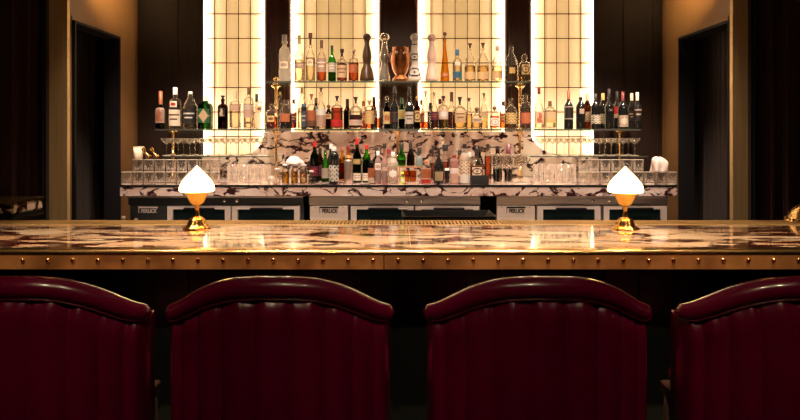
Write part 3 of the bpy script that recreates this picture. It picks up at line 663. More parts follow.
# ------------------------------------------------------------------ things on the marble back counter
GC = 'bottles on the marble back counter'
def K(desc, Y, *a, base=ZC, **k):
    k.setdefault('group', GC); return bottle(base, Y, desc, *a, **k)
D0, D1, D2 = 3.50, 3.62, 3.76
K('dark bottle with red cap and green shoulder, leftmost on counter', D1, 314.6, 9, 141, 3.2, ('cyl', 'red', 147, 3.6), 'dkgreen', 's', (158, 150), None, (166, 176, 'wine', 'lines', 'red', 1.1))
K('short pale green bottle beside red-capped one', D1, 325.3, 7.4, 150, 2.8, ('cyl', 'green', 153, 3), 'green', 's', (165, 158), ('olive', 170), (168, 178, 'grey', 'plain', 'grey', 1.2))
K('dark shouldered bottle with cream and blue label', D0, 334, 10, 147, 4.4, ('cyl', 'silver', 151, 5), 'black', 'round', (157, 152.5), None, (165, 181, 'cream', 'floral', 'blue', 1.25))
K('slim amber bottle behind the metal shaker', D2, 342, 6, 148, 2.6, ('cyl', 'rust', 151, 3), 'amber', 's', (162, 154), ('whisky', 163))
K('amber bottle with speckled gold neck behind the metal shaker', D2, 348.4, 9, 146, 3.4, ('cyl', 'dkred', 150, 4), 'amber', 's', (163, 152), ('dark', 164), (155, 158, 'gold', 'floral', 'rust', 1.2))
K('vermouth style bottle with red cap and green neck, taller', D1, 357, 8.6, 138.6, 3.2, ('cyl', 'red', 144.6, 3.6), 'dkgreen', 's', (157, 149), None, ((159, 164, 'mustard', 'dot', 'gold', 1.0), (173, 180.5, 'cream', 'lines', 'grey', 1.2)))
K('vermouth style bottle with red cap and green neck, shorter', D1, 366.6, 8.6, 145, 3, ('cyl', 'red', 149, 3.6), 'green', 's', (160, 152), ('dark', 161), (173, 180.5, 'cream', 'lines', 'grey', 1.2))
K('small bottle fronted by terracotta label', D0, 371.2, 6.4, 160, 2.6, ('cyl', 'dark', 163, 3), 'brown', 'flat', (167, 164), None, (168, 183, 'copper', 'base', 'pink', 1.4), n=4)
K('slim red bottle with white upper label', D0, 378, 6, 151, 2.6, ('cyl', 'white', 155, 3.2), 'red', 's', (162, 157), ('red', 163), (163, 170, 'white', 'dot', 'pink', 1.3))
K('bright red aperitif bottle with black cap', D0, 384.5, 6, 143.4, 2.4, ('cyl', 'dark', 148.5, 3.4), 'red', 's', (166, 157), ('red', 165), (161 + 6, 171, 'pink', 'plain', 'pink', 1.1))
K('grey glass bottle with white oval labels', D0, 393, 10.4, 152, 3.6, ('cyl', 'silver', 155.5, 4), 'frost', 's', (164, 157.5), ('clear', 166), (167, 180, 'mauve', 'dot', 'white', 1.2))
# riser with bottles
YR = 3.70
t = thing('bottle_riser', 'small brown wooden riser lifting bottles in the middle of counter', 'riser', (wx(410.5, YR), YR, ZC))
RX = 11.5 * YR / F; RZ = wz(166, YR) - ZC
box('riser_top', -RX, RX, -.05, .07, RZ - .008, RZ, pbr('riser_wood', (.28, .13, .06), .45, noise=.3), t)
for s in (-1, 1): box('riser_side', s * RX - (.006 if s > 0 else 0), s * RX + (0 if s > 0 else .006), -.05, .07, 0, RZ - .008, pbr('riser_wood', (.28, .13, .06), .45), t)
for i, (cxp, w) in enumerate(((404.8, 8), (411.8, 8))):
    o = lathe_obj('amber_tumbler', [(0, .002), (w * .5 * .8 * YR / F, .0), (w * .5 * YR / F, .065), (w * .5 * YR / F * .93, .065), (w * .37 * YR / F, .006), (0, .006)], M_AMBERG, None, (wx(cxp + 1, YR), YR + .01, ZC + .0004), seg=16, smooth=False)
    tag(o, 'amber faceted tumbler under the wooden riser, %s one' % ('left', 'right')[i], 'glass', 'amber tumblers under the riser')
K('green glass bottle with dark cap on wooden riser', YR, 401.5, 8.6, 143, 3.4, ('cyl', 'dark', 149, 4.4), 'green', 's', (158, 151), ('olive', 160), base=ZC + RZ)
K('dark bottle in the middle of wooden riser', YR + .02, 410.6, 8, 143, 3, ('cyl', 'dark', 149, 3.4), 'brown', 's', (157, 150), ('dark', 160), base=ZC + RZ)
K('round cyan blue bottle with dark cap on wooden riser', YR - .02, 419.3, 6.6, 147.5, 2.4, ('cyl', 'dark', 153.5, 4.4), 'blue', 'round', (160.5, 156), None, base=ZC + RZ)
K('tiny bottle with neon yellow green label under the riser edge', D0, 402.4, 4.4, 172, 2, ('cyl', 'neon', 174, 2.6), 'clear', 'round', (177, 175), None, (177, 183.5, 'neon', 'dot', 'white', 1.3))
K('amber bottle with pink orange label and red base', D0, 426, 9.6, 161, 3.6, ('cyl', 'copper', 163.5, 4), 'clear', 'flat', (167, 164.5), ('amber', 168), ((168, 179, 'copper', 'frame', 'pink', 1.25), (180, 183, 'red', 'plain', 'red', 1.3)), n=4)
K('bell shaped black bottle with cream oval label', D0 - .02, 438.7, 11, 148, 2.8, ('cyl', 'dark', 153, 3.4), 'black', 's', (168, 157), None, (170.5, 181.5, 'tan', 'frame', 'dark', .95))
K('black jar bottle with white lid beside bell shaped bottle', D1, 446.9, 4.8, 168.5, 3.8, ('cyl', 'white', 170.5, 4.2), 'black', 'flat', (172.5, 171), None)
K('bottle with broad black cap behind bell shaped one', D2, 445.3, 8, 144.5, 4, ('cyl', 'dark', 151, 6), 'clear', 's', (160, 153), ('amber', 162))
K('bottle with small dark cap behind the bell bottle, left side', D2, 433, 7, 145.5, 3, ('cyl', 'dark', 154, 3), 'clear', 's', (162, 156), ('whisky', 163))
K('bottle with red upper half and pale lower label', D0, 454.2, 8.6, 155, 4.4, ('cyl', 'dkred', 158, 5), 'red', 'flat', (161, 159), None, (168, 183, 'pink', 'top', 'white', 1.3), n=4)
K('white bottle with brown flower label and dark cap', D0, 464.6, 10.4, 144, 3.4, ('cyl', 'dark', 148.5, 4), 'frost', 'round', (160, 153), None, ((161.5, 174, 'cream', 'floral', 'copper', 1.3), (174, 183, 'white', 'plain', 'white', 1.3)))
K('clear bottle with black pourer and round brown emblem', D1, 476.5, 12, 149, 3.6, ('cyl', 'dark', 156.5, 3.8), 'clear', 'round', (166, 158), ('clear', 166), (167, 175, 'cream', 'round', 'brown', .9))
K('amber necked bottle behind the black napkin caddy', D2, 488, 7, 144, 3, ('cyl', 'dark', 147.5, 3.4), 'clear', 's', (158, 149), ('amber', 156))
K('dark capped bottle behind the wine glasses', D2, 497.5, 9, 146, 3.4, ('cyl', 'dark', 150, 4.2), 'brown', 's', (160, 152), ('dark', 160))
K('dark red bottle behind the wine glasses', D2, 508.5, 8, 144, 3.8, ('long', 'wine', 155, 4.4), 'brown', 's', (163, 156), ('dark', 163))
for cx_, w_, top_, cc, g_, lc, tx_ in ((320, 7.6, 148, 'dark', 'brown', 'wine', 'dark bottle in back row between red-capped and pale green bottles'), (331, 8, 144, 'silver', 'brown', 'rust', 'dark bottle in back row behind cream and blue label'),
    (358, 8, 147, 'brown', 'brown', 'mustard', 'brown back row bottle behind the taller vermouth bottle'), (367.5, 8, 152, 'gold', 'amber', 'tan', 'amber back row bottle behind the shorter vermouth bottle'),
    (377, 7.6, 147, 'dark', 'brown', 'copper', 'brown back row bottle behind the slim red bottles'), (389, 8, 149, 'dkred', 'clear', 'cream', 'clear back row bottle left of the wooden riser'),
    (459.5, 8, 150, 'dark', 'amber', 'cream', 'amber back row bottle between red-topped and white flowered bottles'), (469.5, 8, 152, 'silver', 'clear', 'rust', 'clear back row bottle right of the white flowered bottle'),
    (479.3, 8, 147, 'dark', 'brown', 'copper', 'brown back row bottle above the black napkin caddy')):
    K(tx_, D2, cx_, w_, top_, 3, ('cyl', cc, top_ + 5, 3.6), g_, 's', (163, top_ + 7), ('dark', 164) if g_ != 'clear' else ('pale', 164), (165, 176, lc, 'lines', 'dark', 1.15))
# metal shaker
S_ = D0 / F
t = thing('cocktail_shaker', 'brushed metal cocktail shaker with flat lid beside red-capped bottles', 'shaker', (wx(348.4, D0), D0, ZC + .0004))
hz = wz(160, D0) - ZC
lathe_obj('cup', [(0, 0), (3.6 * S_, 0), (3.7 * S_, .003), (4.3 * S_, hz * .86)], M_STEEL, t, seg=24)
lathe_obj('lid', [(4.35 * S_, hz * .85), (4.4 * S_, hz * .88), (3.9 * S_, hz * .97), (3.4 * S_, hz), (0, hz)], M_STEEL, t, seg=24)
# small yellow cordial jars, cloth, bowls at the left of the bottles
def jar(desc, cx, w, top, liq, Y=D0, grp='small jars on the back counter'):
    S = Y / F; t = thing('glass_jar', desc, 'jar', (wx(cx, Y), Y, ZC + .0004), group=grp); h = wz(top, Y) - ZC; R = w * S / 2
    P = [(0, .002), (R * .9, 0), (R, .004), (R, h * .72), (R * .72, h * .86), (R * .78, h)]
    lathe_obj('glass_body', P, M_CLEAR, t)
    if liq: lathe_obj('liquid', [(0, .004), (R * .88, .004), (R * .93, h * .66), (0, h * .66)], LIQ[liq], t)
    lathe_obj('lid', [(0, h), (R * .82, h), (R * .82, h + .008), (0, h + .01)], cm('silver', 'cap'), t)
jar('yellow cordial jar below crumpled white towel, left', 285.5, 7.4, 166, 'yellow'); jar('yellow cordial jar below crumpled white towel, right', 294.5, 6.6, 166, 'yellow')
jar('small clear jar left of the yellow cordial jars', 277, 6, 170, None); jar('clear jar right of the yellow cordial jars', 303.5, 7.4, 166, 'pale')
jar('squat clear jar left of red-capped bottle', 311.3, 5.6, 172, 'clear', 3.46)
t = lathe_obj('glass_globe', [(0, 0), (.012, 0)] + [(.024 * math.sin(q), .026 - .024 * math.cos(q)) for q in [math.pi * (k + 2) / 10 for k in range(9)]], M_FROST, None, (wx(271.5, 3.46), 3.46, ZC + .0004))
tag(t, 'small frosted glass globe at the left of the cordial jars', 'globe')
def cloth(name, desc, cx, Y, z, rx, ry, rz, mat, seed):
    rnd = random.Random(seed); V = []; Fc = []; nu, nv = 44, 18; ph = [rnd.uniform(0, 6) for _ in range(6)]
    for j in range(nv + 1):
        v = j / nv; q = math.pi / 2 * v
        for i in range(nu):
            a = 2 * math.pi * i / nu
            f = 1 + .22 * math.sin(3 * a + ph[0] + 2 * v) + .14 * math.sin(5 * a + ph[1] - 3 * v) + .07 * math.sin(9 * a + ph[2])
            r = math.cos(q) * (1 + .12 * math.sin(6 * v + ph[3])); zz = math.sin(q) * (1 + .25 * math.sin(2 * a + ph[4]) * math.cos(q))
            V.append((rx * r * f * math.cos(a), ry * r * f * math.sin(a), max(0, rz * zz) if j else 0))
    for j in range(nv):
        for i in range(nu): Fc.append((j * nu + i, j * nu + (i + 1) % nu, (j + 1) * nu + (i + 1) % nu, (j + 1) * nu + i))
    Fc.append(tuple(range(nu))[::-1])
    o = link(name, mesh(name, V, Fc, True), mat, None, (wx(cx, Y), Y, z)); tag(o, desc, 'cloth'); return o
M_TOWEL = pbr('white_cotton', (.78, .62, .54), .9, bump=.3, bscale=30)
cloth('crumpled_towel', 'small crumpled white towel lying on the cordial jars', 294, D0 + .0, wz(166, D0) + .0105, .042, .03, .045, M_TOWEL, 4)

# black caddy
t = thing('napkin_caddy', 'low black napkin caddy right of the emblem bottle', 'caddy', (wx(479.3, 3.45), 3.45, ZC + .0004))
m = MB(); w = 8.8 * 3.45 / F; h = .050
m.box(-w, w, -.03, .03, 0, .004); m.box(-w, w, -.03, -.027, .004, h); m.box(-w, w, .027, .03, .004, h); m.box(-w, -w + .003, -.027, .027, .004, h); m.box(w - .003, w, -.027, .027, .004, h)
m.build('tray', M_RUBBER, t); box('napkin_stack', -w + .006, w - .006, -.024, .024, .004, .042, pbr('napkin_paper', (.05, .045, .04), .9), t)

# glassware prototypes
def glass_me(name, P, mat, seg=20, flute=None, smooth=True):
    V, Fc = lathe_vf(P, seg, 2, flute); top = max(v[2] for v in V)
    mi = [1 if sum(V[i][2] for i in f) / len(f) > top - .0012 or max(V[i][2] for i in f) < .0045 else 0 for f in Fc]
    me = mesh(name, V, Fc, smooth, mi); me.materials.append(mat); me.materials.append(M_RIM); return me
fl = lambda a, z: 1 + (.055 * math.cos(12 * a) if z < .058 else 0)
R, H = .0295, .071
ME_T = glass_me('tumbler', [(0, .003), (R * .80, 0), (R * .86, .004), (R, H - .002), (R, H), (R * .95, H), (R * .95, H - .002), (R * .78, .012), (0, .012)], M_TUMB, 48, fl)
R2, H2 = .030, .115
ME_H = glass_me('highball', [(0, .003), (R2 * .9, 0), (R2 * .94, .004), (R2, H2), (R2 * .95, H2), (R2 * .88, .012), (0, .012)], M_TUMB, 36, lambda a, z: 1 + .02 * math.cos(12 * a))
def coupe_P(R, Hs, Hb):
    return [(0, 0), (.026, 0), (.024, .003), (.005, .006), (.0028, .012), (.0028, Hs - .006), (.006, Hs), (R * .55, Hs + Hb * .25), (R * .9, Hs + Hb * .65), (R, Hs + Hb), (R * .965, Hs + Hb), (R * .86, Hs + Hb * .68), (R * .5, Hs + Hb * .33), (0, Hs + .006)]
M_STEM = thin_glass('stemware_glass', (.98, .96, .93), (.8, .74, .64), haze=.02, rim=.45)
ME_C = glass_me('coupe', coupe_P(.036, .078, .036), M_STEM, 24)
ME_W = glass_me('wine_glass', [(0, 0), (.030, 0), (.028, .003), (.005, .007), (.003, .014), (.003, .080), (.008, .086), (.024, .100), (.032, .122), (.030, .150), (.026, .172), (.025, .172), (.0285, .150), (.030, .122), (.022, .103), (0, .090)], M_STEM, 24)
ME_F = glass_me('flute', [(0, 0), (.026, 0), (.024, .003), (.005, .006), (.003, .012), (.003, .055), (.010, .066), (.017, .100), (.018, .150), (.0172, .150), (.016, .100), (.008, .07), (0, .065)], M_STEM, 20)
ORD = ['first', 'second', 'third', 'fourth', 'fifth', 'sixth', 'seventh', 'eighth', 'ninth', 'tenth', 'eleventh', 'twelfth']
def put(me, nm, x, Y, z, label, cat, group):
    o = bpy.data.objects.new(nm, me); COL.objects.link(o); o.location = (x, Y, z + .0004); o.rotation_euler.z = random.uniform(0, .5)
    tag(o, label, cat, group); return o
pitch = .0635
def tumblers(x0p, n, Y, tier, where, frm, g):
    for i in range(n):
        x = wx(x0p, 3.47) + pitch * i + (.5 * pitch if tier else 0) * 0
        row = 'front' if Y < 3.5 else 'back'
        put(ME_T, 'tumbler', x, Y, ZC + tier * (H + .0006), 'fluted clear tumbler, %s tier, %s from the %s end' % (('lower', 'upper')[tier], ORD[i], frm) + (' at ' + where), 'glass', g)
gl, gr = 'fluted tumblers stacked at the left end of the counter', 'fluted tumblers stacked at the right end of the counter'
for Y in (3.462,):
    tumblers(127.5, 9, Y, 0, 'left stack', 'wall', gl)
    tumblers(138.5, 8, Y, 1, 'left stack', 'wall', gl)
# right: counted from the middle outward
for Y in (3.462,):
    tumblers(583, 9, Y, 0, 'right stack', 'inner', gr)
    tumblers(583, 6, Y, 1, 'right stack', 'inner', gr)
for i in range(4):
    for Y, row in ((3.48, 'single'),):
        put(ME_H, 'highball_glass', wx(232.5 + i * 10.9, 3.48), Y, ZC, 'tall clear highball glass, %s right of the left flame lamp, before cordial jars' % ORD[i], 'glass', 'highball glasses at the left of the counter')
        put(ME_H, 'highball_glass', wx(538 + i * 10.9, 3.48), Y, ZC, 'tall clear highball glass, %s right of the stemmed wine glasses' % ORD[i], 'glass', 'highball glasses at the right of the counter')
for i, p in enumerate((496, 507.5, 519.5)):
    put(ME_W, 'wine_glass', wx(p, 3.47), 3.47, ZC, 'stemmed wine glass, %s right of the black caddy' % ORD[i], 'glass', 'wine glasses right of the black caddy')
for i, p in enumerate((500, 511, 522)):
    put(ME_W, 'wine_glass', wx(p, 3.56), 3.555, ZC, 'stemmed wine glass in the back row, %s right of the black caddy' % ORD[i], 'glass', 'wine glasses right of the black caddy')
for j, (a, n, gg, wr) in enumerate(((166.5, 9, 'coupes on the left small shelf', 'outer'), (541, 9, 'coupes on the right small shelf', 'inner'))):
    for i in range(n):
        p = a + i * 11.7
        if j == 0 and p > 262: continue
        put(ME_C, 'coupe_glass', wx(p, 3.9), 3.90, ZCOUPE, 'stemmed coupe on the %s small shelf, front row, %s from its %s end' % (('left', 'right')[j], ORD[i], wr), 'glass', gg)
        if i < n - 1: put(ME_C, 'coupe_glass', wx(p + 5.3, 4.1), 4.10, ZCOUPE, 'stemmed coupe on the %s small shelf, back row, %s from its %s end' % (('left', 'right')[j], ORD[i], wr), 'glass', gg)
# paper cup and brass tools on the left stack, cloth on the right stack
zt2 = ZC + 2 * (H + .0006)
t = thing('paper_cup_stack', 'cream tapered cup standing on the left tumbler stack', 'cup', (wx(134, 3.49), 3.49, ZC + (H + .0006) * 1 + .0004))
t.location = (wx(138.5, 3.462), 3.462, zt2 + .0004)
lathe_obj('cup', [(0, 0), (.021, 0), (.022, .003), (.029, .072), (.0275, .072), (.02, .006), (0, .006)], pbr('cream_paper', (.72, .60, .42), .6), t)
lathe_obj('rim', [(.0285, .070), (.0305, .071), (.0305, .074), (.0285, .074)], pbr('cream_paper', (.72, .60, .42), .6), t)
for i, (p, tl) in enumerate(((149, 'left'), (157, 'right'))):
    t = thing('brass_jigger', 'small brass bell jigger lying on the left tumblers, %s one' % tl, 'jigger', (wx(p, 3.462), 3.462, zt2 + .0008), group='brass jiggers on the left tumblers')
    V, Fc = lathe_vf([(.016, 0), (.0165, .003), (.007, .028), (.005, .034), (.008, .040), (.014, .062), (.0145, .064), (.0125, .062), (.004, .036), (.0145, .003)], 18)
    a = .62
    V = [(x * math.cos(a) - z * math.sin(a), y, x * math.sin(a) + z * math.cos(a)) for x, y, z in V]; mz = min(v[2] for v in V)
    V = [(x, y, z - mz) for x, y, z in V]
    link('double_cup', mesh('double_cup', V, Fc, True), M_BRASS, t)
o = cloth('folded_bar_cloth', 'pinkish white bar cloth bundled on the right end tumblers', 658.5, 3.47, ZC + H + .0012, .052, .034, .085, M_TOWEL, 8)
for i, p in enumerate((264.5,)):
    put(ME_F, 'champagne_flute', wx(p, 3.98), 3.985, ZCOUPE, 'tall champagne flute at the inner end of the left small shelf', 'glass', None)

# ------------------------------------------------------------------ front bar
XB = 2.35
t = thing('bar_counter', 'long marble topped bar with riveted brass front edge', 'bar', (0, 1.9, 0))
def bar_slab(x0, x1): return box('marble_top', x0, x1,   .045, .552, ZBAR - .03, ZBAR, M_BARTOP, t)
bar_slab(-XB, .0335); bar_slab(.0355, XB)
box('marble_joint', .0335, .0355,   .045, .552, ZBAR - .03, ZBAR - .0005, M_BRUSH, t)
# rounded brass lip
P = []
m = MB(); V = []; n = 8
prof = [(.045, ZBAR + .0005), (.012, ZBAR + .0005)] + [(.012 - .012 * math.sin(q), ZBAR - .0115 + .012 * math.cos(q)) for q in [math.pi / 2 * k / n for k in range(1, n + 1)]] + [(0, ZBAR - .014), (.045, ZBAR - .014)]
k = len(prof)
V = [(-XB, y, z) for y, z in prof] + [(XB, y, z) for y, z in prof]
Fc = [tuple(range(k)), tuple(range(2 * k - 1, k - 1, -1))] + [(i, k + i, k + (i + 1) % k, (i + 1) % k) for i in range(k)]
link('brass_lip', mesh('brass_lip', V, Fc, False), M_BRASS, t)
ZB0 = wz(269.7, 1.9)
def rivet_me():
    V, Fc = lathe_vf([(0, -.001), (.0075, -.001)] + [(.0075 * math.cos(q), .0065 * math.sin(q)) for q in [math.pi / 2 * k / 6 for k in range(7)]], 16)
    me = mesh('rivet', [(x, -z, y) for x, y, z in V], Fc, True); me.materials.append(M_BRASS); return me
RV = rivet_me()
XJ = wx(384, 1.9)
for a, b in ((-XB, XJ - .0012), (XJ + .0012, XB)):
    f = box('brass_band', a, b, .002, .045, ZB0, ZBAR - .014, M_COPPER, t, .0012)
    p0 = 22.4 - 25.05 * 15
    while p0 < 1200:
        x = wx(p0, 1.9)
        if a + .01 < x < b - .01 and abs(x) < 1.75:
            o = bpy.data.objects.new('rivet', RV); COL.objects.link(o); o.parent = f; o.location = (x, .002, wz(260.3, 1.9))
        p0 += 25.05
box('core', -XB + .02, XB - .02, .045, .70, ZB0 + .002, ZBAR - .031, M_WOODLEG, t)
m = MB(); m.box(-XB + .05, XB - .05, .30, .66, 0, ZB0 + .002)
q = -XB + .1
while q < XB - .1: m.box(q, q + .10, .288, .30, .12, ZB0 - .03); q += .125
m.build('front_panel', pbr('bar_front_lacquer', (.010, .012, .010), .35), t)
box('back_border', -XB, XB, .552, .572, ZBAR - .03, ZBAR + .001, M_GRATE, t)
# drip grate: frame + cross slats
m = MB(); y0, y1 = .574, .700
m.box(-XB, XB, y0 - .002, y0 + .006, ZBAR - .012, ZBAR); m.box(-XB, XB, y1 - .012, y1, ZBAR - .012, ZBAR + .001)
x = -1.86
while x < 1.86: m.box(x, x + .0068, y0 + .006, y1 - .012, ZBAR - .003, ZBAR - .001); x += .0157
m.box(-XB, XB, y0, y1, ZBAR - .031, ZBAR - .028, 1)
m.build('drip_grate', [M_GRATE, M_RUBBER], t)
# underbar station behind the bar
t = UB = thing('underbar_station', 'dark steel underbar ledge behind the long marble bar', 'workstation', (0, 2.62, 0))
box('ledge', -1.7, 1.7, 0, .36, .98, 1.015, M_STEELDK, t); box('cabinet', -1.68, 1.68, .02, .34, 0, .98, M_BLACK, t)
# black tray on it
YT = 2.78; S = YT / F
t = thing('black_tray', 'shallow black flared tray behind the bar grate', 'tray', (wx(447, YT), YT, 1.0155))
zt = wz(213.2, YT) - 1.0155
def ringbox(hx, hy, z): return [(-hx, -hy, z), (hx, -hy, z), (hx, hy, z), (-hx, hy, z)]
R0 = ringbox(34 * S, .07, 0); R1 = ringbox(41 * S, .10, zt * .55); R2_ = ringbox(45.5 * S, .12, zt); R3 = ringbox(44.6 * S, .114, zt); R4 = ringbox(33 * S, .066, .006)
V = R0 + R1 + R2_ + R3 + R4; Fc = [(3, 2, 1, 0), (16, 17, 18, 19)]
for k in range(4):
    for i in range(4): Fc.append((k * 4 + i, k * 4 + (i + 1) % 4, k * 4 + 4 + (i + 1) % 4, k * 4 + 4 + i))
link('tray_body', mesh('tray', V, Fc), M_RUBBER, t)
box('rubber_mat', -30 * S, 30 * S, -.055, .055, .006, .012, pbr('mat_grey', (.02, .02, .022), .8), t)
# glass stoppered cruet
def cruet(desc, p, topy, Y=2.72):
    S = Y / F; t = thing('glass_cruet', desc, 'cruet', (wx(p, Y), Y, 1.0155), group='small stoppered cruets behind the bar'); h = wz(topy, Y) - 1.0155
    lathe_obj('bottle_body', [(0, .001), (.018, 0), (.02, .004), (.02, h * .45), (.007, h * .62), (.007, h * .72)], M_CLEAR, t, seg=16)
    r = h * .14; c = h - r
    lathe_obj('stopper', [(0, h * .66), (.006, h * .68), (.007, h * .74)] + [(r * math.sin(q), c - r * math.cos(q)) for q in [math.pi * (k + 1) / 8 for k in range(8)]], pbr('pearl_knob', (.7, .6, .5), .3), t, seg=14)
cruet('little cruet with pale round stopper behind the left end of bar', 123.3, 215.8); cruet('lower stoppered cruet just right of the pale knobbed one', 136, 218)

# ------------------------------------------------------------------ flame lamps
def lamp_shade_mat():
    m, N, L = newmat('flame_shade_glow'); e = N.new('ShaderNodeEmission'); e.inputs[0].default_value = (1, .60, .22, 1); e.inputs[1].default_value = 14
    out(m.node_tree, e.outputs[0]); return m
M_SHADE = lamp_shade_mat()
M_CUP = pbr('lamp_fluted_brass', (.85, .47, .13), .24, 1, noise=.1, nscale=20)
M_AMBCUP = pbr('lamp_amber_cup_added_glow', (.85, .40, .07), .22, .5, coat=.3)
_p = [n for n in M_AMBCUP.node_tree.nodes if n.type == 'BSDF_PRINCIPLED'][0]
_p.inputs['Emission Color'].default_value = (1, .38, .04, 1); _p.inputs['Emission Strength'].default_value = .38  # added emission stands in for lamp light glowing through the cup
def lamp(p, by, label):
    Y = (EYE - ZBAR) * F / (by - YH); S = Y / F
    t = thing('flame_lamp', label, 'lamp', (wx(p, Y), Y, ZBAR + .0005), group='flame lamps on the bar')
    z = lambda y: (by - y) * S
    lathe_obj('base', [(0, 0), (13.3 * S, 0), (13.3 * S, z(by - 1)), (12 * S, z(by - 1.8)), (9.5 * S, z(by - 3.2)), (8.6 * S, z(by - 6)), (7.4 * S, z(by - 9)), (5 * S, z(by - 11)), (3.0 * S, z(by - 12))], M_CUP, t, seg=40, flute=lambda a, zz: 1 + .05 * math.cos(10 * a))
    lathe_obj('stem', [(3.0 * S, z(by - 11.5)), (2.4 * S, z(by - 14)), (2.0 * S, z(by - 17)), (2.1 * S, z(by - 21)), (3.4 * S, z(by - 22.5)), (2.6 * S, z(by - 24))], M_CUP, t, seg=20)
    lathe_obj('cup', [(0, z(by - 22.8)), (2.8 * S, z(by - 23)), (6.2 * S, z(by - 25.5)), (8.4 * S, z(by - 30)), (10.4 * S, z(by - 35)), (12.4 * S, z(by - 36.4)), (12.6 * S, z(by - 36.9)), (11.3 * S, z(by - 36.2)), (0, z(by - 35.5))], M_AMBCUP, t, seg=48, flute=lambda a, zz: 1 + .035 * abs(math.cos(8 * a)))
    sh = [(11.6, 36.4), (14.8, 36.6), (16.8, 37.6), (17.2, 39.4), (16.6, 42.5), (14.6, 46.5), (11.6, 50.5), (8.2, 54.2), (4.8, 57.6), (2.1, 60.4), (.7, 62), (0, 62.8)]
    lathe_obj('glass_shade', [(r * S, z(by - y)) for r, y in sh], M_SHADE, t, seg=40, flute=lambda a, zz: 1 + .02 * math.cos(10 * a))
    return t
lamp(197, 228.3, 'glowing flame shaped lamp on brass goblet foot, left of the bar top')
lamp(625.3, 229.2, 'glowing flame shaped lamp on brass goblet foot, right of the bar top')

# left marble stand and right brass dome
t = thing('marble_stand', 'brass rimmed marble stand at the far left behind the bar', 'stand', (-2.2, 3.0, 0))
def rb(m, z0, z1, e): m.box(-.25, wx(15.2, 3.0) + 2.2 + e, -.02 - e, .24, z0, z1, 0, .012)
m = MB(); rb(m, wz(203.5, 3), wz(200.5, 3), .004); m.build('top_rim', M_BRASS, t)
m = MB(); rb(m, wz(214.8, 3), wz(203.5, 3), 0); m.build('marble_drum', M_BARTOP, t)
m = MB(); rb(m, wz(218.6, 3), wz(214.8, 3), .001); m.build('black_band', M_BLACK, t)
m = MB(); rb(m, wz(220.2, 3), wz(218.6, 3), .003); m.build('lower_rim', M_BRASS, t)
m = MB(); rb(m, 0, wz(220.2, 3), -.004); m.build('pedestal', M_BLACK, t)
Yd = 2.56; S = Yd / F
t = thing('brass_dome', 'shiny brass dome lid at the far right end of the bar', 'cloche', (wx(813, Yd), Yd, ZBAR + .0012))
lathe_obj('dome', [(25 * S, .0), (25 * S, .004), (22.8 * S, .010), (22 * S, 4 * S), (20.5 * S, 8 * S), (17 * S, 13 * S), (12 * S, 17 * S), (6 * S, 19.4 * S), (0, 20 * S)], M_BRASS, t, seg=40)
m = MB()
for k in range(28):
    a = 2 * math.pi * k / 28; m.lathe([(0, -.006)] + [(.006 * math.sin(q), -.006 * math.cos(q)) for q in [math.pi * j / 5 for j in range(1, 6)]], 8, 23.6 * S * math.cos(a), 23.6 * S * math.sin(a))
m.build('beaded_edge', M_BRASS, t, (0, 0, .009), True)
lathe_obj('knob', [(0, 20 * S), (.006, 20 * S), (.005, 22 * S), (.011, 24 * S), (.008, 26.5 * S), (0, 27 * S)], M_BRASS, t)

# ------------------------------------------------------------------ bar stools
TOPZ = [(0, 1.106), (.2, 1.1045), (.4, 1.096), (.62, 1.072), (.8, 1.041), (.9, 1.024), (1.0, 1.014)]
def interp(T, s):
    s = abs(s)
    for i in range(len(T) - 1):
        if T[i][0] <= s <= T[i + 1][0]:
            # catmull-rom
            p1, p2 = T[i], T[i + 1]; p0 = T[i - 1] if i else (-T[1][0], T[1][1]); p3 = T[i + 2] if i + 2 < len(T) else (1.1, 1.003)
            u = (s - p1[0]) / (p2[0] - p1[0]); m1 = (p2[1] - p0[1]) / (p2[0] - p0[0]); m2 = (p3[1] - p1[1]) / (p3[0] - p1[0]); h = p2[0] - p1[0]
            return (2 * u**3 - 3 * u**2 + 1) * p1[1] + (u**3 - 2 * u**2 + u) * h * m1 + (-2 * u**3 + 3 * u**2) * p2[1] + (u**3 - u**2) * h * m2
    return T[-1][1]
HWID = .289
def yarc(s): return .09 * s * s
SEAMS = [-1.0, -.855, -.68, -.45, -.155, .155, .45, .68, .855, 1.0]
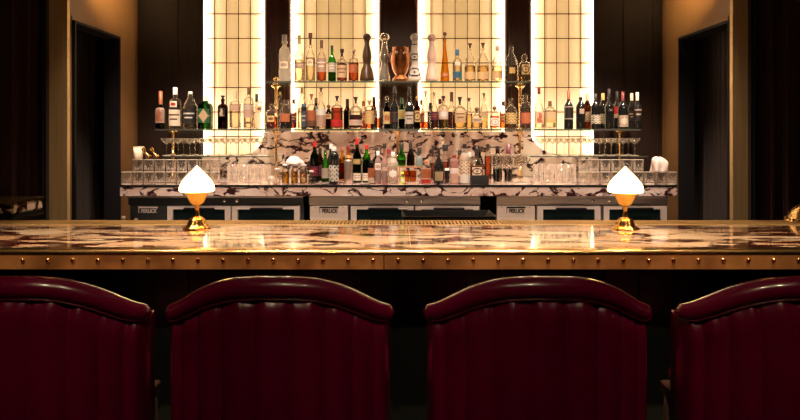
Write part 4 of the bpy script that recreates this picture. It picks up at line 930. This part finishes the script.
def stool(label, X, dY=0, rz=0):
    t = thing('bar_stool', label, 'bar stool', (X, 1.40 + dY, 0), rz, 'red leather bar stools along the bar')
    # local: y=0 is the rear face of the roll centre; +y towards the bar
    rr = lambda s: .027 - .008 * abs(s) ** 4
    N_ = 56; V = []; Fc = []; seg = 20
    for i in range(N_ + 1):
        s = -1 + 2 * i / N_; r = rr(s); zt = interp(TOPZ, s)
        fz = 1.0
        # rounded ends
        e = 1 - abs(s); k = 1.0 if e > .06 else math.sqrt(max(0.0, 1 - (1 - e / .06) ** 2)) * .75 + .25 if e > 0 else .25
        cz = zt - r; cy = yarc(s) + .027
        for j in range(seg):
            q = 2 * math.pi * j / seg; V.append((s * HWID, cy + r * 1.05 * k * math.cos(q), cz + r * k * math.sin(q)))
    for i in range(N_):
        for j in range(seg): Fc.append((i * seg + j, i * seg + (j + 1) % seg, (i + 1) * seg + (j + 1) % seg, (i + 1) * seg + j))
    Fc.append(tuple(range(seg))[::-1]); Fc.append(tuple(range(N_ * seg, (N_ + 1) * seg)))
    link('top_roll', mesh('top_roll', V, Fc, True), M_LEATHER, t)
    # channelled back pad
    V = []; Fc = []; nu, nv = 162, 26; zb = .70
    def bulge(s):
        for a, b in zip(SEAMS, SEAMS[1:]):
            if a <= s <= b: u = (s - a) / (b - a); return (math.sin(math.pi * u) ** .6) * .015 * min(1, (b - a) / .25), u
        return 0, 0
    SX = HWID * .965
    for j in range(nv + 1):
        v = j / nv
        for i in range(nu + 1):
            s = -1 + 2 * i / nu; zt = interp(TOPZ, s) - 2 * rr(s) + .012
            z = zb + (zt - zb) * v ** .8; b, u = bulge(s)
            d = (zt - z); tuck = max(0, 1 - d / .06) ** 2 * .026      # top edge tucks in beneath the roll
            puck = .0035 * math.exp(-d / .045) * math.sin(u * 2.6 * math.pi + s * 9) * (1 if 0 < u < 1 else 0)
            edge = .03 * max(0, (abs(s) - .93) / .07) ** 2
            V.append((s * SX, yarc(s) + .014 - b + tuck + edge - puck, z))
    for j in range(nv):
        for i in range(nu): Fc.append((j * (nu + 1) + i, j * (nu + 1) + i + 1, (j + 1) * (nu + 1) + i + 1, (j + 1) * (nu + 1) + i))
    fr = len(V)
    # inner side of the pad
    for j in range(nv + 1):
        v = j / nv
        for i in range(nu + 1):
            s = -1 + 2 * i / nu; zt = interp(TOPZ, s) - 2 * rr(s) + .012; z = zb + (zt - zb) * v ** .8; V.append((s * SX, yarc(s) + .075, z))
    for j in range(nv):
        for i in range(nu): Fc.append((fr + j * (nu + 1) + i, fr + (j + 1) * (nu + 1) + i, fr + (j + 1) * (nu + 1) + i + 1, fr + j * (nu + 1) + i + 1))
    for j in range(nv):
        for i in (0, nu):
            a, b = j * (nu + 1) + i, (j + 1) * (nu + 1) + i; f = (a, b, fr + b, fr + a); Fc.append(f if i == 0 else f[::-1])
    for i in range(nu): Fc.append((i, fr + i, fr + i + 1, i + 1)); a = nv * (nu + 1) + i; Fc.append((a, a + 1, fr + a + 1, fr + a))
    link('backrest', mesh('backrest', V, Fc, True), M_LEATHER, t)
    m = MB(); pts = []
    for i in range(61):
        s = -.97 + 1.94 * i / 60; pts.append((s * SX, yarc(s) + .010, interp(TOPZ, s) - 2 * rr(s) + .003))
    m.tube(pts, .0022, 6); m.build('piping', M_PIPING, t, smooth=True)
    # seat cushion, frame, legs, foot ring
    V, Fc = lathe_vf([(0, .66), (.155, .66), (.172, .68), (.175, .72), (.165, .745), (.13, .76), (0, .765)], 40, 4)
    link('seat', mesh('seat', [(x, y + .315, z) for x, y, z in V], Fc, True), M_LEATHER, t)
    box('seat_frame', -.15, .15, .10, .53, .62, .66, M_WOODLEG, t, .005)
    for sx in (-1, 1):
        for sy in (0, 1):
            V = []; y = .13 if sy == 0 else .49; 
            MB().tube([(sx * .13, y, .62), (sx * .14, y + (-.01 if sy == 0 else .01), .3), (sx * .15, y + (-.03 if sy == 0 else .02), 0)], [.022, .017, .012], 10).build('leg', M_WOODLEG, t, smooth=True)
    m = MB(); c = [(-.14, .12, .26), (.14, .12, .26), (.14, .50, .26), (-.14, .50, .26), (-.14, .12, .26)]
    for a, b in zip(c, c[1:]): m.tube([a, b], .009, 8)
    m.build('foot_rail', M_BRASS, t, smooth=True)
    return t
stool('oxblood leather channel-back bar stool before the left flame lamp', -.303)
stool('oxblood leather channel-back bar stool right of centre at the bar', .347)
stool('oxblood bar stool cut by the left edge of the photo', -.918)
stool('oxblood bar stool cut by the right edge of the photo', .985)

# ------------------------------------------------------------------ added ceiling spots, unseen, placed for brightness
def spot(x, y, power, col=(1, .72, .42), size=75, blend=.8, aim=None, label='', r=.04):
    t = thing('added_downlight', label, 'added light fixture', (x, y, 3.0), group='added ceiling downlights')
    lathe_obj('trim_ring', [(.055, 0), (.055, -.008), (.04, -.008), (.04, 0)], M_BRUSH, t)
    lathe_obj('lens', [(0, -.003), (.04, -.003), (.04, 0)], emis('added_downlight_lens', col, 3), t)
    l = bpy.data.lights.new('fill_beam', 'SPOT'); l.energy = power; l.color = col; l.spot_size = math.radians(size); l.spot_blend = blend; l.shadow_soft_size = r
    o = bpy.data.objects.new('fill_beam', l); COL.objects.link(o); o.location = (x, y, 2.98)
    a = Vector(aim or (x, y, 0)) - o.location; o.rotation_euler = a.to_track_quat('-Z', 'Y').to_euler()
W_ = (1, .74, .47)
for i, x in enumerate((-1.35, -.45, .45, 1.35)):
    spot(x, 3.25, 240, (1, .78, .62), 60, .8, (x, 3.75, 1.1), 'added downlight above the back counter, %s from left' % ORD[i])
for i, x in enumerate((-1.3, -.45, .45, 1.3)):
    spot(x, 2.35, 210, (1, .78, .62), 40, .8, (x * .97, 3.8, 1.3), 'added downlight above the bar aisle, %s from left' % ORD[i])
for i, x in enumerate((-1.3, -.65, 0, .65, 1.3)):
    spot(x, 1.75, 165, W_, 38, .8, (x * .9, 2.2, 1), 'added downlight above the bar edge, %s from left' % ORD[i])
for i, x in enumerate((-1.3, -.65, 0, .65, 1.3)):
    spot(x, .9, 170, (1, .66, .40), 24, .8, (x, 1.92, 1.03), 'added downlight aimed at the brass band, %s from left' % ORD[i], .02)
for i, x in enumerate((-1.1, -.35, .35, 1.1)):
    spot(x, -.15, 46, W_, 34, .9, (x, 1.5, 1.12), 'added downlight above the stools, %s from left' % ORD[i], .02)
for i, x in enumerate((-.9, -.3, .3, .9)):
    spot(x, -.9, 115, (1, .74, .52), 20, .9, (x * 1.3, 4.0, 1.62), 'added downlight behind the camera, %s from left' % ORD[i], .06)
for i, s in enumerate((-1, 1)):
    spot(s * 1.3, 2.95, 620, (1, .68, .32), 40, 1, (s * 1.9, 3.6, 2.6), 'added downlight beside the %s doorway' % ('left', 'right')[i])
spot(-1.95, 2.6, 40, W_, 22, .8, (-1.98, 3.0, 1.1), 'added downlight above the marble stand')
# added unseen strip behind the bar, brightens the fridge fronts
box('fill_strip', -1.6, 1.6, .34, .355, -.02 + .80, .82, M_STEELDK, UB); box('fill_diffuser', -1.58, 1.58, .355, .36, .786, .814, emis('fill_strip_glow', (1, .72, .54), 16), UB)

w = bpy.data.worlds.new('world'); C.world = w; w.use_nodes = True
w.node_tree.nodes['Background'].inputs[0].default_value = (.9, .55, .35, 1); w.node_tree.nodes['Background'].inputs[1].default_value = .01

# ------------------------------------------------------------------ camera
cd = bpy.data.cameras.new('camera'); cam = bpy.data.objects.new('camera', cd); COL.objects.link(cam)
cam.location = (0, 0, EYE); cam.rotation_euler = (math.pi / 2, 0, 0)
cd.sensor_width = 36; cd.lens = 36 * F / 800; cd.shift_y = -70 / 800; cd.clip_start = .02
C.camera = cam
C.view_settings.view_transform = 'Standard'; C.view_settings.look = 'None'; C.view_settings.gamma = 1; C.view_settings.exposure = 0
try: C.view_settings.use_curve_mapping = False
except Exception: pass
C.cycles.transparent_max_bounces = 32; C.cycles.max_bounces = 8
C.cycles.sample_clamp_indirect = 4
